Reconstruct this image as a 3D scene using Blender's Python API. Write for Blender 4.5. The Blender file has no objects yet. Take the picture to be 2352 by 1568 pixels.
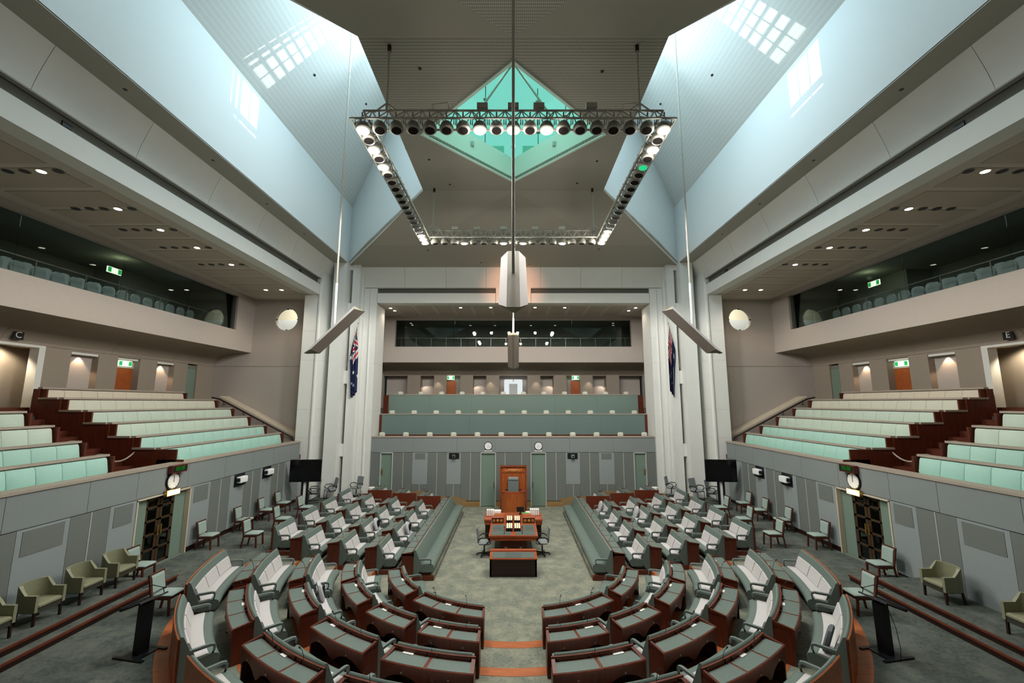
import bpy, bmesh, math, random
from mathutils import Vector, Matrix
random.seed(7)
PI = math.pi
scn = bpy.context.scene
COL = scn.collection

# ---------------------------------------------------------------- camera
cam_d = bpy.data.cameras.new('camera')
cam = bpy.data.objects.new('camera', cam_d)
COL.objects.link(cam)
cam.location = (0, 0, 5.5)
cam.rotation_euler = (PI / 2 + math.atan(141 / 975), 0, 0)
cam_d.sensor_width = 36.0
cam_d.lens = 975 / 2352 * 36
cam_d.shift_x = -3 / 2352
cam_d.clip_end = 200
scn.camera = cam

# ---------------------------------------------------------------- view and world
scn.view_settings.view_transform = 'Standard'
scn.view_settings.look = 'None'
scn.view_settings.exposure = 0.0
scn.view_settings.gamma = 1.0
scn.view_settings.use_curve_mapping = False
scn.cycles.max_bounces = 7
scn.cycles.diffuse_bounces = 4
scn.cycles.glossy_bounces = 3
scn.cycles.transmission_bounces = 4
scn.cycles.transparent_max_bounces = 8
scn.cycles.caustics_reflective = False
scn.cycles.caustics_refractive = False
scn.cycles.sample_clamp_indirect = 6
scn.cycles.use_denoising = True

world = bpy.data.worlds.new('sky')
scn.world = world
world.use_nodes = True
bg = world.node_tree.nodes['Background']
bg.inputs[0].default_value = (0.74, 0.93, 0.95, 1)
bg.inputs[1].default_value = 1.0

def lamp(kind, name, loc, energy, color, rot=None, target=None, **kw):
    d = bpy.data.lights.new(name, kind)
    d.energy = energy
    d.color = color
    for k, v in kw.items():
        setattr(d, k, v)
    o = bpy.data.objects.new(name, d)
    COL.objects.link(o)
    o.location = loc
    if target is not None:
        o.rotation_euler = (Vector(target) - Vector(loc)).to_track_quat('-Z', 'Y').to_euler()
    elif rot is not None:
        o.rotation_euler = rot
    return o

SKY_C = (0.68, 0.88, 1.0)
SUN_C = (1.0, 0.96, 0.90)
WARM = (1.0, 0.82, 0.65)
# daylight that enters through the two clerestory windows of the roof lanterns
for sx in (-1, 1):
    lamp('AREA', 'clerestory_daylight', (sx * 4.05, 13.0, 18.2), 290, SKY_C, target=(sx * 9.2, 13.0, 12.8),
         shape='RECTANGLE', size=7.2, size_y=4.6)
    for yl, yt in ((10.9, 21.5), (15.1, 4.5)):
        lamp('AREA', 'clerestory_daylight', (sx * 4.2, yl, 17.8), 150, SKY_C, target=(sx * 7.2, yt, 15.6), shape='RECTANGLE', size=2.2, size_y=3.2)
# added hidden spots stand in for sunlight reflected off the roof glazing
lamp('SPOT', 'sun_glint_stand_in', (0.5, 13.25, 19.2), 6200, SUN_C, target=(-8.6, 13.25, 17.2), spot_size=0.7, spot_blend=0.1, shadow_soft_size=0.015)
lamp('SPOT', 'sun_glint_stand_in', (-0.5, 12.35, 19.2), 6200, SUN_C, target=(8.6, 12.25, 17.2), spot_size=0.7, spot_blend=0.1, shadow_soft_size=0.015)
# daylight in the glass lantern over the diamond opening
lamp('AREA', 'lantern_daylight', (0, 13.0, 17.5), 60, (0.80, 1.0, 0.93), rot=(0, 0, PI / 4), shape='SQUARE', size=2.8)

# ---------------------------------------------------------------- materials
def lin(c):
    if isinstance(c, str):
        c = tuple(int(c[i:i + 2], 16) / 255 for i in (0, 2, 4))
    return tuple((v / 12.92 if v <= 0.04045 else ((v + 0.055) / 1.055) ** 2.4) for v in c)

MATS = {}
def mat(name, color, rough=0.6, metal=0.0, var=0.0, vscale=6.0, bump=0.0, bscale=60.0, color2=None, stretch=None, spec=0.4, wave=None, detail=4.0):
    if name in MATS:
        return MATS[name]
    m = bpy.data.materials.new(name)
    m.use_nodes = True
    nt = m.node_tree
    b = nt.nodes['Principled BSDF']
    b.inputs['Roughness'].default_value = rough
    b.inputs['Metallic'].default_value = metal
    b.inputs['Specular IOR Level'].default_value = spec
    c1 = lin(color)
    b.inputs['Base Color'].default_value = (*c1, 1)
    tc = nt.nodes.new('ShaderNodeTexCoord')
    mp = nt.nodes.new('ShaderNodeMapping')
    nt.links.new(tc.outputs['Object'], mp.inputs[0])
    if stretch:
        mp.inputs['Scale'].default_value = stretch
    if var or color2:
        n = nt.nodes.new('ShaderNodeTexNoise')
        n.inputs['Scale'].default_value = vscale
        n.inputs['Detail'].default_value = detail
        n.inputs['Roughness'].default_value = 0.65
        nt.links.new(mp.outputs[0], n.inputs['Vector'])
        r = nt.nodes.new('ShaderNodeValToRGB')
        c2 = lin(color2) if color2 else tuple(v * (1 - var) for v in c1)
        r.color_ramp.elements[0].position = 0.32
        r.color_ramp.elements[1].position = 0.68
        r.color_ramp.elements[0].color = (*c2, 1)
        r.color_ramp.elements[1].color = (*c1, 1)
        nt.links.new(n.outputs['Fac'], r.inputs[0])
        nt.links.new(r.outputs[0], b.inputs['Base Color'])
    if bump:
        n2 = nt.nodes.new('ShaderNodeTexNoise')
        n2.inputs['Scale'].default_value = bscale
        n2.inputs['Detail'].default_value = 3
        nt.links.new(mp.outputs[0], n2.inputs['Vector'])
        bp = nt.nodes.new('ShaderNodeBump')
        bp.inputs['Strength'].default_value = bump
        bp.inputs['Distance'].default_value = 0.01
        nt.links.new(n2.outputs['Fac'], bp.inputs['Height'])
        nt.links.new(bp.outputs[0], b.inputs['Normal'])
    MATS[name] = m
    return m

def emit(name, color, strength):
    if name in MATS:
        return MATS[name]
    m = bpy.data.materials.new(name)
    m.use_nodes = True
    nt = m.node_tree
    nt.nodes.remove(nt.nodes['Principled BSDF'])
    e = nt.nodes.new('ShaderNodeEmission')
    e.inputs[0].default_value = (*lin(color), 1)
    e.inputs[1].default_value = strength
    nt.links.new(e.outputs[0], nt.nodes['Material Output'].inputs[0])
    MATS[name] = m
    return m

def glass(name, tint, refl=0.12, rough=0.0):
    m = bpy.data.materials.new(name)
    m.use_nodes = True
    nt = m.node_tree
    nt.nodes.remove(nt.nodes['Principled BSDF'])
    t = nt.nodes.new('ShaderNodeBsdfTransparent')
    t.inputs[0].default_value = (*tint, 1)
    g = nt.nodes.new('ShaderNodeBsdfGlossy')
    g.inputs['Roughness'].default_value = rough
    g.inputs[0].default_value = (0.9, 1, 0.97, 1)
    lw = nt.nodes.new('ShaderNodeLayerWeight')
    lw.inputs[0].default_value = refl
    mx = nt.nodes.new('ShaderNodeMixShader')
    nt.links.new(lw.outputs['Fresnel'], mx.inputs[0])
    nt.links.new(t.outputs[0], mx.inputs[1])
    nt.links.new(g.outputs[0], mx.inputs[2])
    nt.links.new(mx.outputs[0], nt.nodes['Material Output'].inputs[0])
    MATS[name] = m
    return m

def ribbed(name, color, dark, pitch_u, pitch_v, axis_u, axis_v, amount=0.5):
    """white slatted acoustic board: rows of small slots, in object space"""
    m = bpy.data.materials.new(name)
    m.use_nodes = True
    nt = m.node_tree
    b = nt.nodes['Principled BSDF']
    b.inputs['Roughness'].default_value = 0.7
    b.inputs['Specular IOR Level'].default_value = 0.25
    tc = nt.nodes.new('ShaderNodeTexCoord')
    facs = []
    for pitch, ax, edge in ((pitch_u, axis_u, 0.40), (pitch_v, axis_v, 0.50)):
        d = nt.nodes.new('ShaderNodeVectorMath'); d.operation = 'DOT_PRODUCT'
        d.inputs[1].default_value = ax
        nt.links.new(tc.outputs['Object'], d.inputs[0])
        k = nt.nodes.new('ShaderNodeMath'); k.operation = 'MULTIPLY'; k.inputs[1].default_value = 1 / pitch
        nt.links.new(d.outputs['Value'], k.inputs[0])
        f = nt.nodes.new('ShaderNodeMath'); f.operation = 'FRACT'
        nt.links.new(k.outputs[0], f.inputs[0])
        g = nt.nodes.new('ShaderNodeMath'); g.operation = 'GREATER_THAN'; g.inputs[1].default_value = edge
        nt.links.new(f.outputs[0], g.inputs[0])
        facs.append(g)
    mul = nt.nodes.new('ShaderNodeMath'); mul.operation = 'MULTIPLY'
    nt.links.new(facs[0].outputs[0], mul.inputs[0]); nt.links.new(facs[1].outputs[0], mul.inputs[1])
    am = nt.nodes.new('ShaderNodeMath'); am.operation = 'MULTIPLY'; am.inputs[1].default_value = amount
    nt.links.new(mul.outputs[0], am.inputs[0])
    mx = nt.nodes.new('ShaderNodeMix'); mx.data_type = 'RGBA'
    mx.inputs[6].default_value = (*lin(color), 1); mx.inputs[7].default_value = (*lin(dark), 1)
    nt.links.new(am.outputs[0], mx.inputs[0])
    nt.links.new(mx.outputs[2], b.inputs['Base Color'])
    MATS[name] = m
    return m

def carpet(name, c1, c2, c3):
    m = mat(name, c1, rough=0.95, var=0.3, vscale=16.0, bump=0.5, bscale=140, color2=c2, spec=0.1)
    nt = m.node_tree
    b = nt.nodes['Principled BSDF']
    tc = nt.nodes.new('ShaderNodeTexCoord')
    n = nt.nodes.new('ShaderNodeTexNoise'); n.inputs['Scale'].default_value = 2.0; n.inputs['Detail'].default_value = 10; n.inputs['Roughness'].default_value = 0.72
    nt.links.new(tc.outputs['Object'], n.inputs['Vector'])
    r = nt.nodes.new('ShaderNodeValToRGB')
    r.color_ramp.elements[0].position = 0.42; r.color_ramp.elements[1].position = 0.62
    nt.links.new(n.outputs['Fac'], r.inputs[0])
    mx = nt.nodes.new('ShaderNodeMix'); mx.data_type = 'RGBA'
    mx.inputs[7].default_value = (*lin(c3), 1)
    src = b.inputs['Base Color'].links[0].from_socket
    nt.links.new(src, mx.inputs[6]); nt.links.new(r.outputs[0], mx.inputs[0])
    nt.links.new(mx.outputs[2], b.inputs['Base Color'])
    return m

M_CARPET = carpet('carpet_green', '7b7f74', '656a60', '8c8d7c')
M_CARPET2 = carpet('carpet_aisle', '5a605b', '464d49', '676b63')
M_WOOD = mat('jarrah_wood', '662e1c', rough=0.38, color2='4c2012', vscale=2.5, stretch=(9, 9, 1.0))
M_WOODX = mat('jarrah_wood_long', '70341f', rough=0.38, color2='562616', vscale=2.5, stretch=(9, 1.0, 9))
M_WOODL = mat('orange_wood', 'b4683c', rough=0.38, color2='98522c', vscale=2.5, stretch=(1.0, 9, 9))
M_TAN = mat('tan_wood', '9a7c50', rough=0.5, color2='8a6a40', vscale=2.0, stretch=(1, 8, 8))
M_STAIR = mat('stair_timber', '5e2e1e', rough=0.45, color2='4a2216', vscale=2.5, stretch=(9, 1.0, 9))
M_TABLE = mat('table_wood', 'a85432', rough=0.3, color2='8a4024', vscale=2.0, stretch=(1, 8, 8))
M_SPEAK = mat('speaker_wood', 'b4622e', rough=0.35, color2='8c4420', vscale=3.0, stretch=(10, 10, 0.8))
M_DARKW = mat('dark_wood', '2c1812', rough=0.4, color2='20100c', vscale=3, stretch=(9, 9, 1))
M_LEATH = mat('green_leather', '67756e', rough=0.5, var=0.1, vscale=25, spec=0.3)
M_LEATH2 = mat('bench_leather', '6f7e76', rough=0.42, var=0.12, vscale=14, spec=0.4)
M_SEAT = mat('pale_seat_fabric', 'c0bdbb', rough=0.85, var=0.06, vscale=40, spec=0.15)
M_PAPER = mat('paper', 'f2f0ea', rough=0.8)
M_BLACK = mat('black_plastic', '14161a', rough=0.4)
M_SCREEN = mat('screen_glass', '050507', rough=0.15)
M_LENS = mat('dark_lens', '1e1a18', rough=0.9, spec=0.05)
M_DOORW = mat('door_timber', '4a3826', rough=0.45, color2='3a2a1c', vscale=3, stretch=(9, 9, 1))
M_STEEL = mat('steel', 'b4b2ac', rough=0.35, metal=0.7)
M_TRUSS = mat('truss_paint', 'a4a196', rough=0.5)
M_CAN = mat('lamp_can', '7d7a70', rough=0.5)
M_PLASTER = mat('white_plaster', 'dcdcd6', rough=0.8, var=0.03, vscale=2, spec=0.2)
M_BEIGE = mat('beige_plaster', 'b2aaa2', rough=0.85, var=0.04, vscale=8, spec=0.15, bump=0.15, bscale=90)
M_COVE = mat('gallery_wall_shaded', '9a8f82', rough=0.9, var=0.05, vscale=10, spec=0.1, bump=0.2, bscale=90)  # darker beige: the shade under the fascia is put into the colour
M_COLUMN = mat('column_plaster', 'dedfda', rough=0.75, var=0.03, vscale=1.5, spec=0.2)
M_TANP = mat('tan_plaster', 'c4b9a4', rough=0.8, var=0.03, vscale=3, spec=0.2)
M_CEIL = mat('ceiling_board', '9b978b', rough=0.8, var=0.02, vscale=2, spec=0.15)
M_BAND = mat('ceiling_band', 'a39f94', rough=0.8, spec=0.15)
M_WELL = mat('skylight_wall', 'dfe6e6', rough=0.75, spec=0.2)
M_SLOT = mat('dark_slot', '5f6058', rough=0.8)
M_SOFFIT = mat('soffit_board', 'c4bdb2', rough=0.85, spec=0.15)
M_SOFFIT2 = mat('soffit_panel', 'b4aa9d', rough=0.85, spec=0.15)
M_WALLA = mat('grey_panel', '868c8b', rough=0.9, var=0.05, vscale=30, spec=0.1)
M_WALLB = mat('dark_grey_panel', '737873', rough=0.9, var=0.05, vscale=30, spec=0.1)
M_WALLC = mat('light_grey_panel', '919898', rough=0.9, var=0.05, vscale=30, spec=0.1)
M_RIB = mat('pale_rib', 'b4b9b4', rough=0.6)
M_DOORG = mat('green_door', '75897c', rough=0.55, var=0.05, vscale=12)
M_PARAPET = mat('teal_fabric', '6d807c', rough=0.9, var=0.06, vscale=40, spec=0.1)
M_PARAPET2 = mat('teal_fabric_pale', '768880', rough=0.9, var=0.06, vscale=40, spec=0.1)
M_CAP = mat('pale_timber_cap', 'a69a8c', rough=0.5, var=0.08, vscale=4, stretch=(8, 1, 8))
M_MINT = [mat('mint_fabric_%d' % i, c, rough=0.9, var=0.08, vscale=30, spec=0.1) for i, c in
          enumerate(('a2c8ba', 'a8cabc', 'bccabb', 'bac8b9', 'c8c9b8', 'cfc6b4'))]
M_CREAM = mat('cream_fabric', 'd2d3c4', rough=0.8)
M_VINYL = mat('olive_vinyl', '86866c', rough=0.5, var=0.1, vscale=12)
M_VINYLD = mat('olive_vinyl_dark', '3c3d34', rough=0.5, var=0.1, vscale=12)
M_MINTCH = mat('mint_chair_fabric', '98aaa1', rough=0.85, var=0.05, vscale=40)
M_GREYCH = mat('grey_chair_mesh', '7f8686', rough=0.7)
M_WHITE = mat('white_enamel', 'ececec', rough=0.4)
M_BAFFLE = mat('baffle_olive', '7a745f', rough=0.7)
M_BAFFLEL = mat('baffle_pale', 'd8d2d0', rough=0.6)
M_BAFFLED = mat('baffle_grille', '857a70', rough=0.8, bump=0.6, bscale=220)
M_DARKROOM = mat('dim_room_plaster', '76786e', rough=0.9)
M_GALCHAIR = mat('blue_grey_fabric', 'aeb6b6', rough=0.85)
M_BRASS = mat('brass', 'c8a55a', rough=0.3, metal=0.9)
M_GREENG = glass('green_glass', (0.52, 0.86, 0.77), 0.10)
M_TLEATH = mat('table_leather', '56625c', rough=0.5, var=0.1, vscale=25)
M_DARKG2 = glass('back_window_glass', (0.74, 0.77, 0.76), 0.28)
M_DARKG = glass('tinted_glass', (0.72, 0.75, 0.74), 0.17)
M_CLEARG = glass('clear_glass', (0.93, 0.97, 0.96), 0.08)
M_GLOW = emit('lamp_glow', 'fff2e4', 60)
M_GLOWD = emit('downlight_glow', 'fff0dc', 18)
M_EXITW = emit('exit_white', 'e8ffd8', 2.2)
M_EXITG = emit('exit_green', '2fb45e', 1.2)
M_AMBER = emit('amber_sign', 'ffe2a0', 3.0)
M_DIGIT = emit('green_digits', '35c22a', 0.25)

# ---------------------------------------------------------------- mesh helpers
class MB:
    def __init__(s):
        s.v = []; s.f = []; s.mi = []
    def add(s, vs, fs, mi=0):
        o = len(s.v)
        s.v += [tuple(p) for p in vs]
        s.f += [tuple(i + o for i in f) for f in fs]
        s.mi += [mi] * len(fs)
        return s
    def poly(s, pts, mi=0):
        return s.add(pts, [tuple(range(len(pts)))], mi)
    def box(s, x0, x1, y0, y1, z0, z1, mi=0):
        x0, x1 = min(x0, x1), max(x0, x1); y0, y1 = min(y0, y1), max(y0, y1); z0, z1 = min(z0, z1), max(z0, z1)
        return s.add([(x0, y0, z0), (x1, y0, z0), (x1, y1, z0), (x0, y1, z0), (x0, y0, z1), (x1, y0, z1), (x1, y1, z1), (x0, y1, z1)],
                     [(0, 3, 2, 1), (4, 5, 6, 7), (0, 1, 5, 4), (1, 2, 6, 5), (2, 3, 7, 6), (3, 0, 4, 7)], mi)
    def rbox(s, x0, x1, y0, y1, z0, z1, r, mi=0):
        """box with chamfered edges"""
        x0, x1 = min(x0, x1), max(x0, x1); y0, y1 = min(y0, y1), max(y0, y1)
        vs = []
        for z, q in ((z0, r), (z0 + r, 0), (z1 - r, 0), (z1, r)):
            a0, a1, b0, b1 = x0 + q, x1 - q, y0 + q, y1 - q
            c = r
            vs += [(a0 + c, b0, z), (a1 - c, b0, z), (a1, b0 + c, z), (a1, b1 - c, z), (a1 - c, b1, z), (a0 + c, b1, z), (a0, b1 - c, z), (a0, b0 + c, z)]
        fs = [tuple(range(7, -1, -1)), tuple(range(24, 32))]
        for k in range(3):
            for i in range(8):
                j = (i + 1) % 8
                fs.append((k * 8 + i, k * 8 + j, k * 8 + 8 + j, k * 8 + 8 + i))
        return s.add(vs, fs, mi)
    def extrude(s, pts, dvec, mi=0):
        """pts: planar 3d polygon, extruded by dvec"""
        n = len(pts); d = Vector(dvec)
        vs = [tuple(p) for p in pts] + [tuple(Vector(p) + d) for p in pts]
        fs = [tuple(range(n - 1, -1, -1)), tuple(range(n, 2 * n))] + [(i, (i + 1) % n, n + (i + 1) % n, n + i) for i in range(n)]
        return s.add(vs, fs, mi)
    def tube(s, pts, r, n=8, mi=0, caps=True):
        pts = [Vector(p) for p in pts]
        rs = r if isinstance(r, (list, tuple)) else [r] * len(pts)
        rings = []
        up = None
        for i, p in enumerate(pts):
            t = (pts[min(i + 1, len(pts) - 1)] - pts[max(i - 1, 0)]).normalized()
            if up is None:
                up = t.orthogonal().normalized()
            else:
                up = (up - t * up.dot(t)).normalized()
            w = t.cross(up)
            rings.append([p + (up * math.cos(2 * PI * k / n) + w * math.sin(2 * PI * k / n)) * rs[i] for k in range(n)])
        vs = [q for ring in rings for q in ring]
        fs = []
        for i in range(len(pts) - 1):
            for k in range(n):
                j = (k + 1) % n
                fs.append((i * n + k, i * n + j, (i + 1) * n + j, (i + 1) * n + k))
        if caps:
            fs.append(tuple(range(n - 1, -1, -1))); fs.append(tuple((len(pts) - 1) * n + k for k in range(n)))
        return s.add(vs, fs, mi)
    def bar(s, p0, p1, w, h=None, mi=0):
        """square bar between two points"""
        p0, p1 = Vector(p0), Vector(p1)
        h = h or w
        t = (p1 - p0).normalized()
        ref = Vector((0, 0, 1)) if abs(t.z) < 0.9 else Vector((0, 1, 0))
        a = t.cross(ref).normalized() * w / 2
        b = a.cross(t).normalized() * h / 2
        vs = [p0 - a - b, p0 + a - b, p0 + a + b, p0 - a + b, p1 - a - b, p1 + a - b, p1 + a + b, p1 - a + b]
        return s.add(vs, [(0, 1, 2, 3), (4, 7, 6, 5), (0, 4, 5, 1), (1, 5, 6, 2), (2, 6, 7, 3), (3, 7, 4, 0)], mi)
    def lathe(s, c, prof, n=16, axis='Z', mi=0):
        c = Vector(c)
        ex = {'Z': (Vector((1, 0, 0)), Vector((0, 1, 0)), Vector((0, 0, 1))), 'Y': (Vector((1, 0, 0)), Vector((0, 0, 1)), Vector((0, -1, 0))), 'X': (Vector((0, 1, 0)), Vector((0, 0, 1)), Vector((1, 0, 0)))}[axis]
        vs = []
        for r, h in prof:
            for k in range(n):
                a = 2 * PI * k / n
                vs.append(c + ex[0] * r * math.cos(a) + ex[1] * r * math.sin(a) + ex[2] * h)
        fs = []
        for i in range(len(prof) - 1):
            for k in range(n):
                j = (k + 1) % n
                fs.append((i * n + k, i * n + j, (i + 1) * n + j, (i + 1) * n + k))
        fs.append(tuple(range(n - 1, -1, -1))); fs.append(tuple((len(prof) - 1) * n + k for k in range(n)))
        return s.add(vs, fs, mi)
    def sweep(s, prof, fn, n, mi=0):
        """prof: closed (d,z) polygon; fn(t, d, z) -> point for t in 0..1"""
        m = len(prof)
        vs = [fn(i / n, d, z) for i in range(n + 1) for d, z in prof]
        fs = []
        for i in range(n):
            for k in range(m):
                j = (k + 1) % m
                fs.append((i * m + k, i * m + j, (i + 1) * m + j, (i + 1) * m + k))
        fs.append(tuple(range(m - 1, -1, -1))); fs.append(tuple(n * m + k for k in range(m)))
        return s.add(vs, fs, mi)
    def build(s, name, mats, parent=None, loc=None, smooth=False, fix=True):
        me = bpy.data.meshes.new(name)
        me.from_pydata(s.v, [], s.f)
        for m in (mats if isinstance(mats, (list, tuple)) else [mats]):
            me.materials.append(m)
        if len(set(s.mi)) > 1:
            me.polygons.foreach_set('material_index', s.mi)
        if fix:
            bm = bmesh.new(); bm.from_mesh(me)
            bmesh.ops.recalc_face_normals(bm, faces=bm.faces)
            bm.to_mesh(me); bm.free()
        if smooth:
            me.polygons.foreach_set('use_smooth', [True] * len(me.polygons))
            me.set_sharp_from_angle(angle=math.radians(38))
        o = bpy.data.objects.new(name, me)
        COL.objects.link(o)
        if parent is not None:
            o.parent = parent
        if loc is not None:
            o.location = loc
        return o

def tag(o, label=None, cat=None, group=None, kind=None):
    if label: o['label'] = label
    if cat: o['category'] = cat
    if group: o['group'] = group
    if kind: o['kind'] = kind
    return o

def empty(name, loc=(0, 0, 0), rz=0, label=None, cat=None, group=None, kind=None):
    o = bpy.data.objects.new(name, None)
    COL.objects.link(o)
    o.location = loc
    o.rotation_euler = (0, 0, rz)
    return tag(o, label, cat, group, kind)

CHILD = {}
def copy_tree(o, parent=None):
    c = o.copy()
    COL.objects.link(c)
    if parent is not None:
        c.parent = parent
    for ch in o.children:
        copy_tree(ch, c)
    return c

def struct(mb, name, mats, parent=None, **kw):
    o = mb.build(name, mats, parent, **kw)
    o['kind'] = 'structure'
    return o

def text_mesh(body, size, m, parent, loc, rot, extrude=0.002, scale=(1, 1, 1), offset=0.0, name='lettering'):
    cu = bpy.data.curves.new(name, 'FONT'); cu.body = body; cu.size = size; cu.align_x = 'CENTER'; cu.align_y = 'CENTER'; cu.extrude = extrude; cu.offset = offset
    t = bpy.data.objects.new(name, cu); COL.objects.link(t)
    bpy.context.view_layer.update()
    me = bpy.data.meshes.new_from_object(t.evaluated_get(bpy.context.evaluated_depsgraph_get()))
    bpy.data.objects.remove(t); bpy.data.curves.remove(cu)
    me.name = name; me.materials.clear(); me.materials.append(m)
    o = bpy.data.objects.new(name, me); COL.objects.link(o)
    o.parent = parent; o.location = loc; o.rotation_euler = rot; o.scale = scale
    return o

def ordinal(i):
    return ['first', 'second', 'third', 'fourth', 'fifth', 'sixth', 'seventh', 'eighth', 'ninth', 'tenth', 'eleventh', 'twelfth',
            'thirteenth', 'fourteenth', 'fifteenth', 'sixteenth', 'seventeenth', 'eighteenth', 'nineteenth', 'twentieth'][i]
SIDE = {-1: 'left', 1: 'right'}
# ================================================================ floor tiers
YC = 13.8
STEP = 0.14
NT = 5
def Bc(k): return 3.30 + 1.22 * (k - 1)      # back line of curved row k
def Bs(k): return 3.15 + 1.20 * (k - 1)      # back line of straight row k
def fz(k): return STEP * (k - 1)             # floor level of row k
YFAR = 23.8
def outline(k):
    """boundary between tier k and k+1 on the left half, from the back wall round to the centre line"""
    pts = [(-Bs(k), YFAR), (-Bs(k), YC)]
    for i in range(1, 31):
        a = 180 + 3 * i
        w = min(1, i / 4)
        R = Bs(k) * (1 - w) + Bc(k) * w
        pts.append((R * math.cos(math.radians(a)), YC + R * math.sin(math.radians(a))))
    return pts
def full(k):
    p = outline(k)
    return p + [(-x, y) for x, y in p[-2::-1]]
floor = empty('floor', kind='structure')
mb = MB()
mb.poly([(x, y, 0.0) for x, y in full(1)])
mb.build('carpet', M_CARPET, floor)
OUTER = [(-10.65, YFAR), (-10.65, 2.0), (10.65, 2.0), (10.65, YFAR)]
for k in range(1, NT + 1):
    a = full(k)
    z = fz(k + 1)
    mb = MB()
    if k < NT:
        b = full(k + 1)
        n = len(a)
        vs = [(x, y, z) for x, y in a] + [(x, y, z) for x, y in b]
        mb.add(vs, [(i, i + 1, n + i + 1, n + i) for i in range(n - 1)])
    else:
        n = len(a)
        outer = []
        for x, y in a:
            if y >= YC:
                outer.append((math.copysign(10.65, x), y))
            else:
                dx, dy = x, y - YC
                s = min(10.65 / abs(dx) if abs(dx) > 1e-6 else 1e9, 11.8 / abs(dy) if abs(dy) > 1e-6 else 1e9)
                outer.append((dx * s, YC + dy * s))
        z = 0.71
        vs = [(x, y, z) for x, y in a] + [(x, y, z) for x, y in outer]
        mb.add(vs, [(i, i + 1, n + i + 1, n + i) for i in range(n - 1)])
        # corners
        for sx in (-1, 1):
            mb.poly([(sx * 10.65, 2.0, z), (sx * 10.65, 13.8, z), (0, 13.8, z - 0.02)][:0] or [(sx * 10.65, 2.0, z - 0.001), (sx * 10.65, 8.0, z - 0.001), (sx * 8.2, 2.0, z - 0.001)])
    mb.build('carpet', M_CARPET2 if k == NT else M_CARPET, floor)
    # timber riser
    mb = MB()
    z0, z1 = fz(k), (fz(k + 1) if k < NT else 0.71)
    vs = [(x, y, z0 - 0.02) for x, y in a] + [(x, y, z1 + 0.004) for x, y in a]
    mb.add(vs, [(i, i + 1, len(a) + i + 1, len(a) + i) for i in range(len(a) - 1)])
    # nosing strip
    NW = lambda x, y: 0.26 if y < YC - 0.5 else 0.06
    a2 = [(x * (1 + NW(x, y) / math.hypot(x, y - YC)), y + (y - YC) * NW(x, y) / math.hypot(x, y - YC)) if y < YC else (x + math.copysign(0.06, x), y) for x, y in a]
    n = len(a)
    mb.add([(x, y, z1 + 0.004) for x, y in a] + [(x, y, z1 + 0.004) for x, y in a2], [(i, i + 1, n + i + 1, n + i) for i in range(n - 1)])
    mb.build('riser', M_WOODL, floor)

# side platforms with two timber edged steps
for sx in (-1, 1):
    for x0, y1, z in ((9.17, 12.4, 0.84), (9.45, 11.9, 0.97)):
        mb = MB()
        mb.box(sx * (x0 + 0.03), sx * 10.64, 2.4, y1, 0.70, z)
        mb.build('carpet_step', M_CARPET2, floor)
        mb = MB()
        mb.box(sx * x0, sx * (x0 + 0.045), 2.4, y1 + 0.02, z - 0.03, z + 0.008)
        mb.build('nosing', M_WOODX, floor)
        mb = MB()
        mb.box(sx * (x0 + 0.02), sx * (x0 + 0.05), 2.4, y1, 0.70, z - 0.03)
        mb.build('step_riser', M_DARKW, floor)

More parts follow.
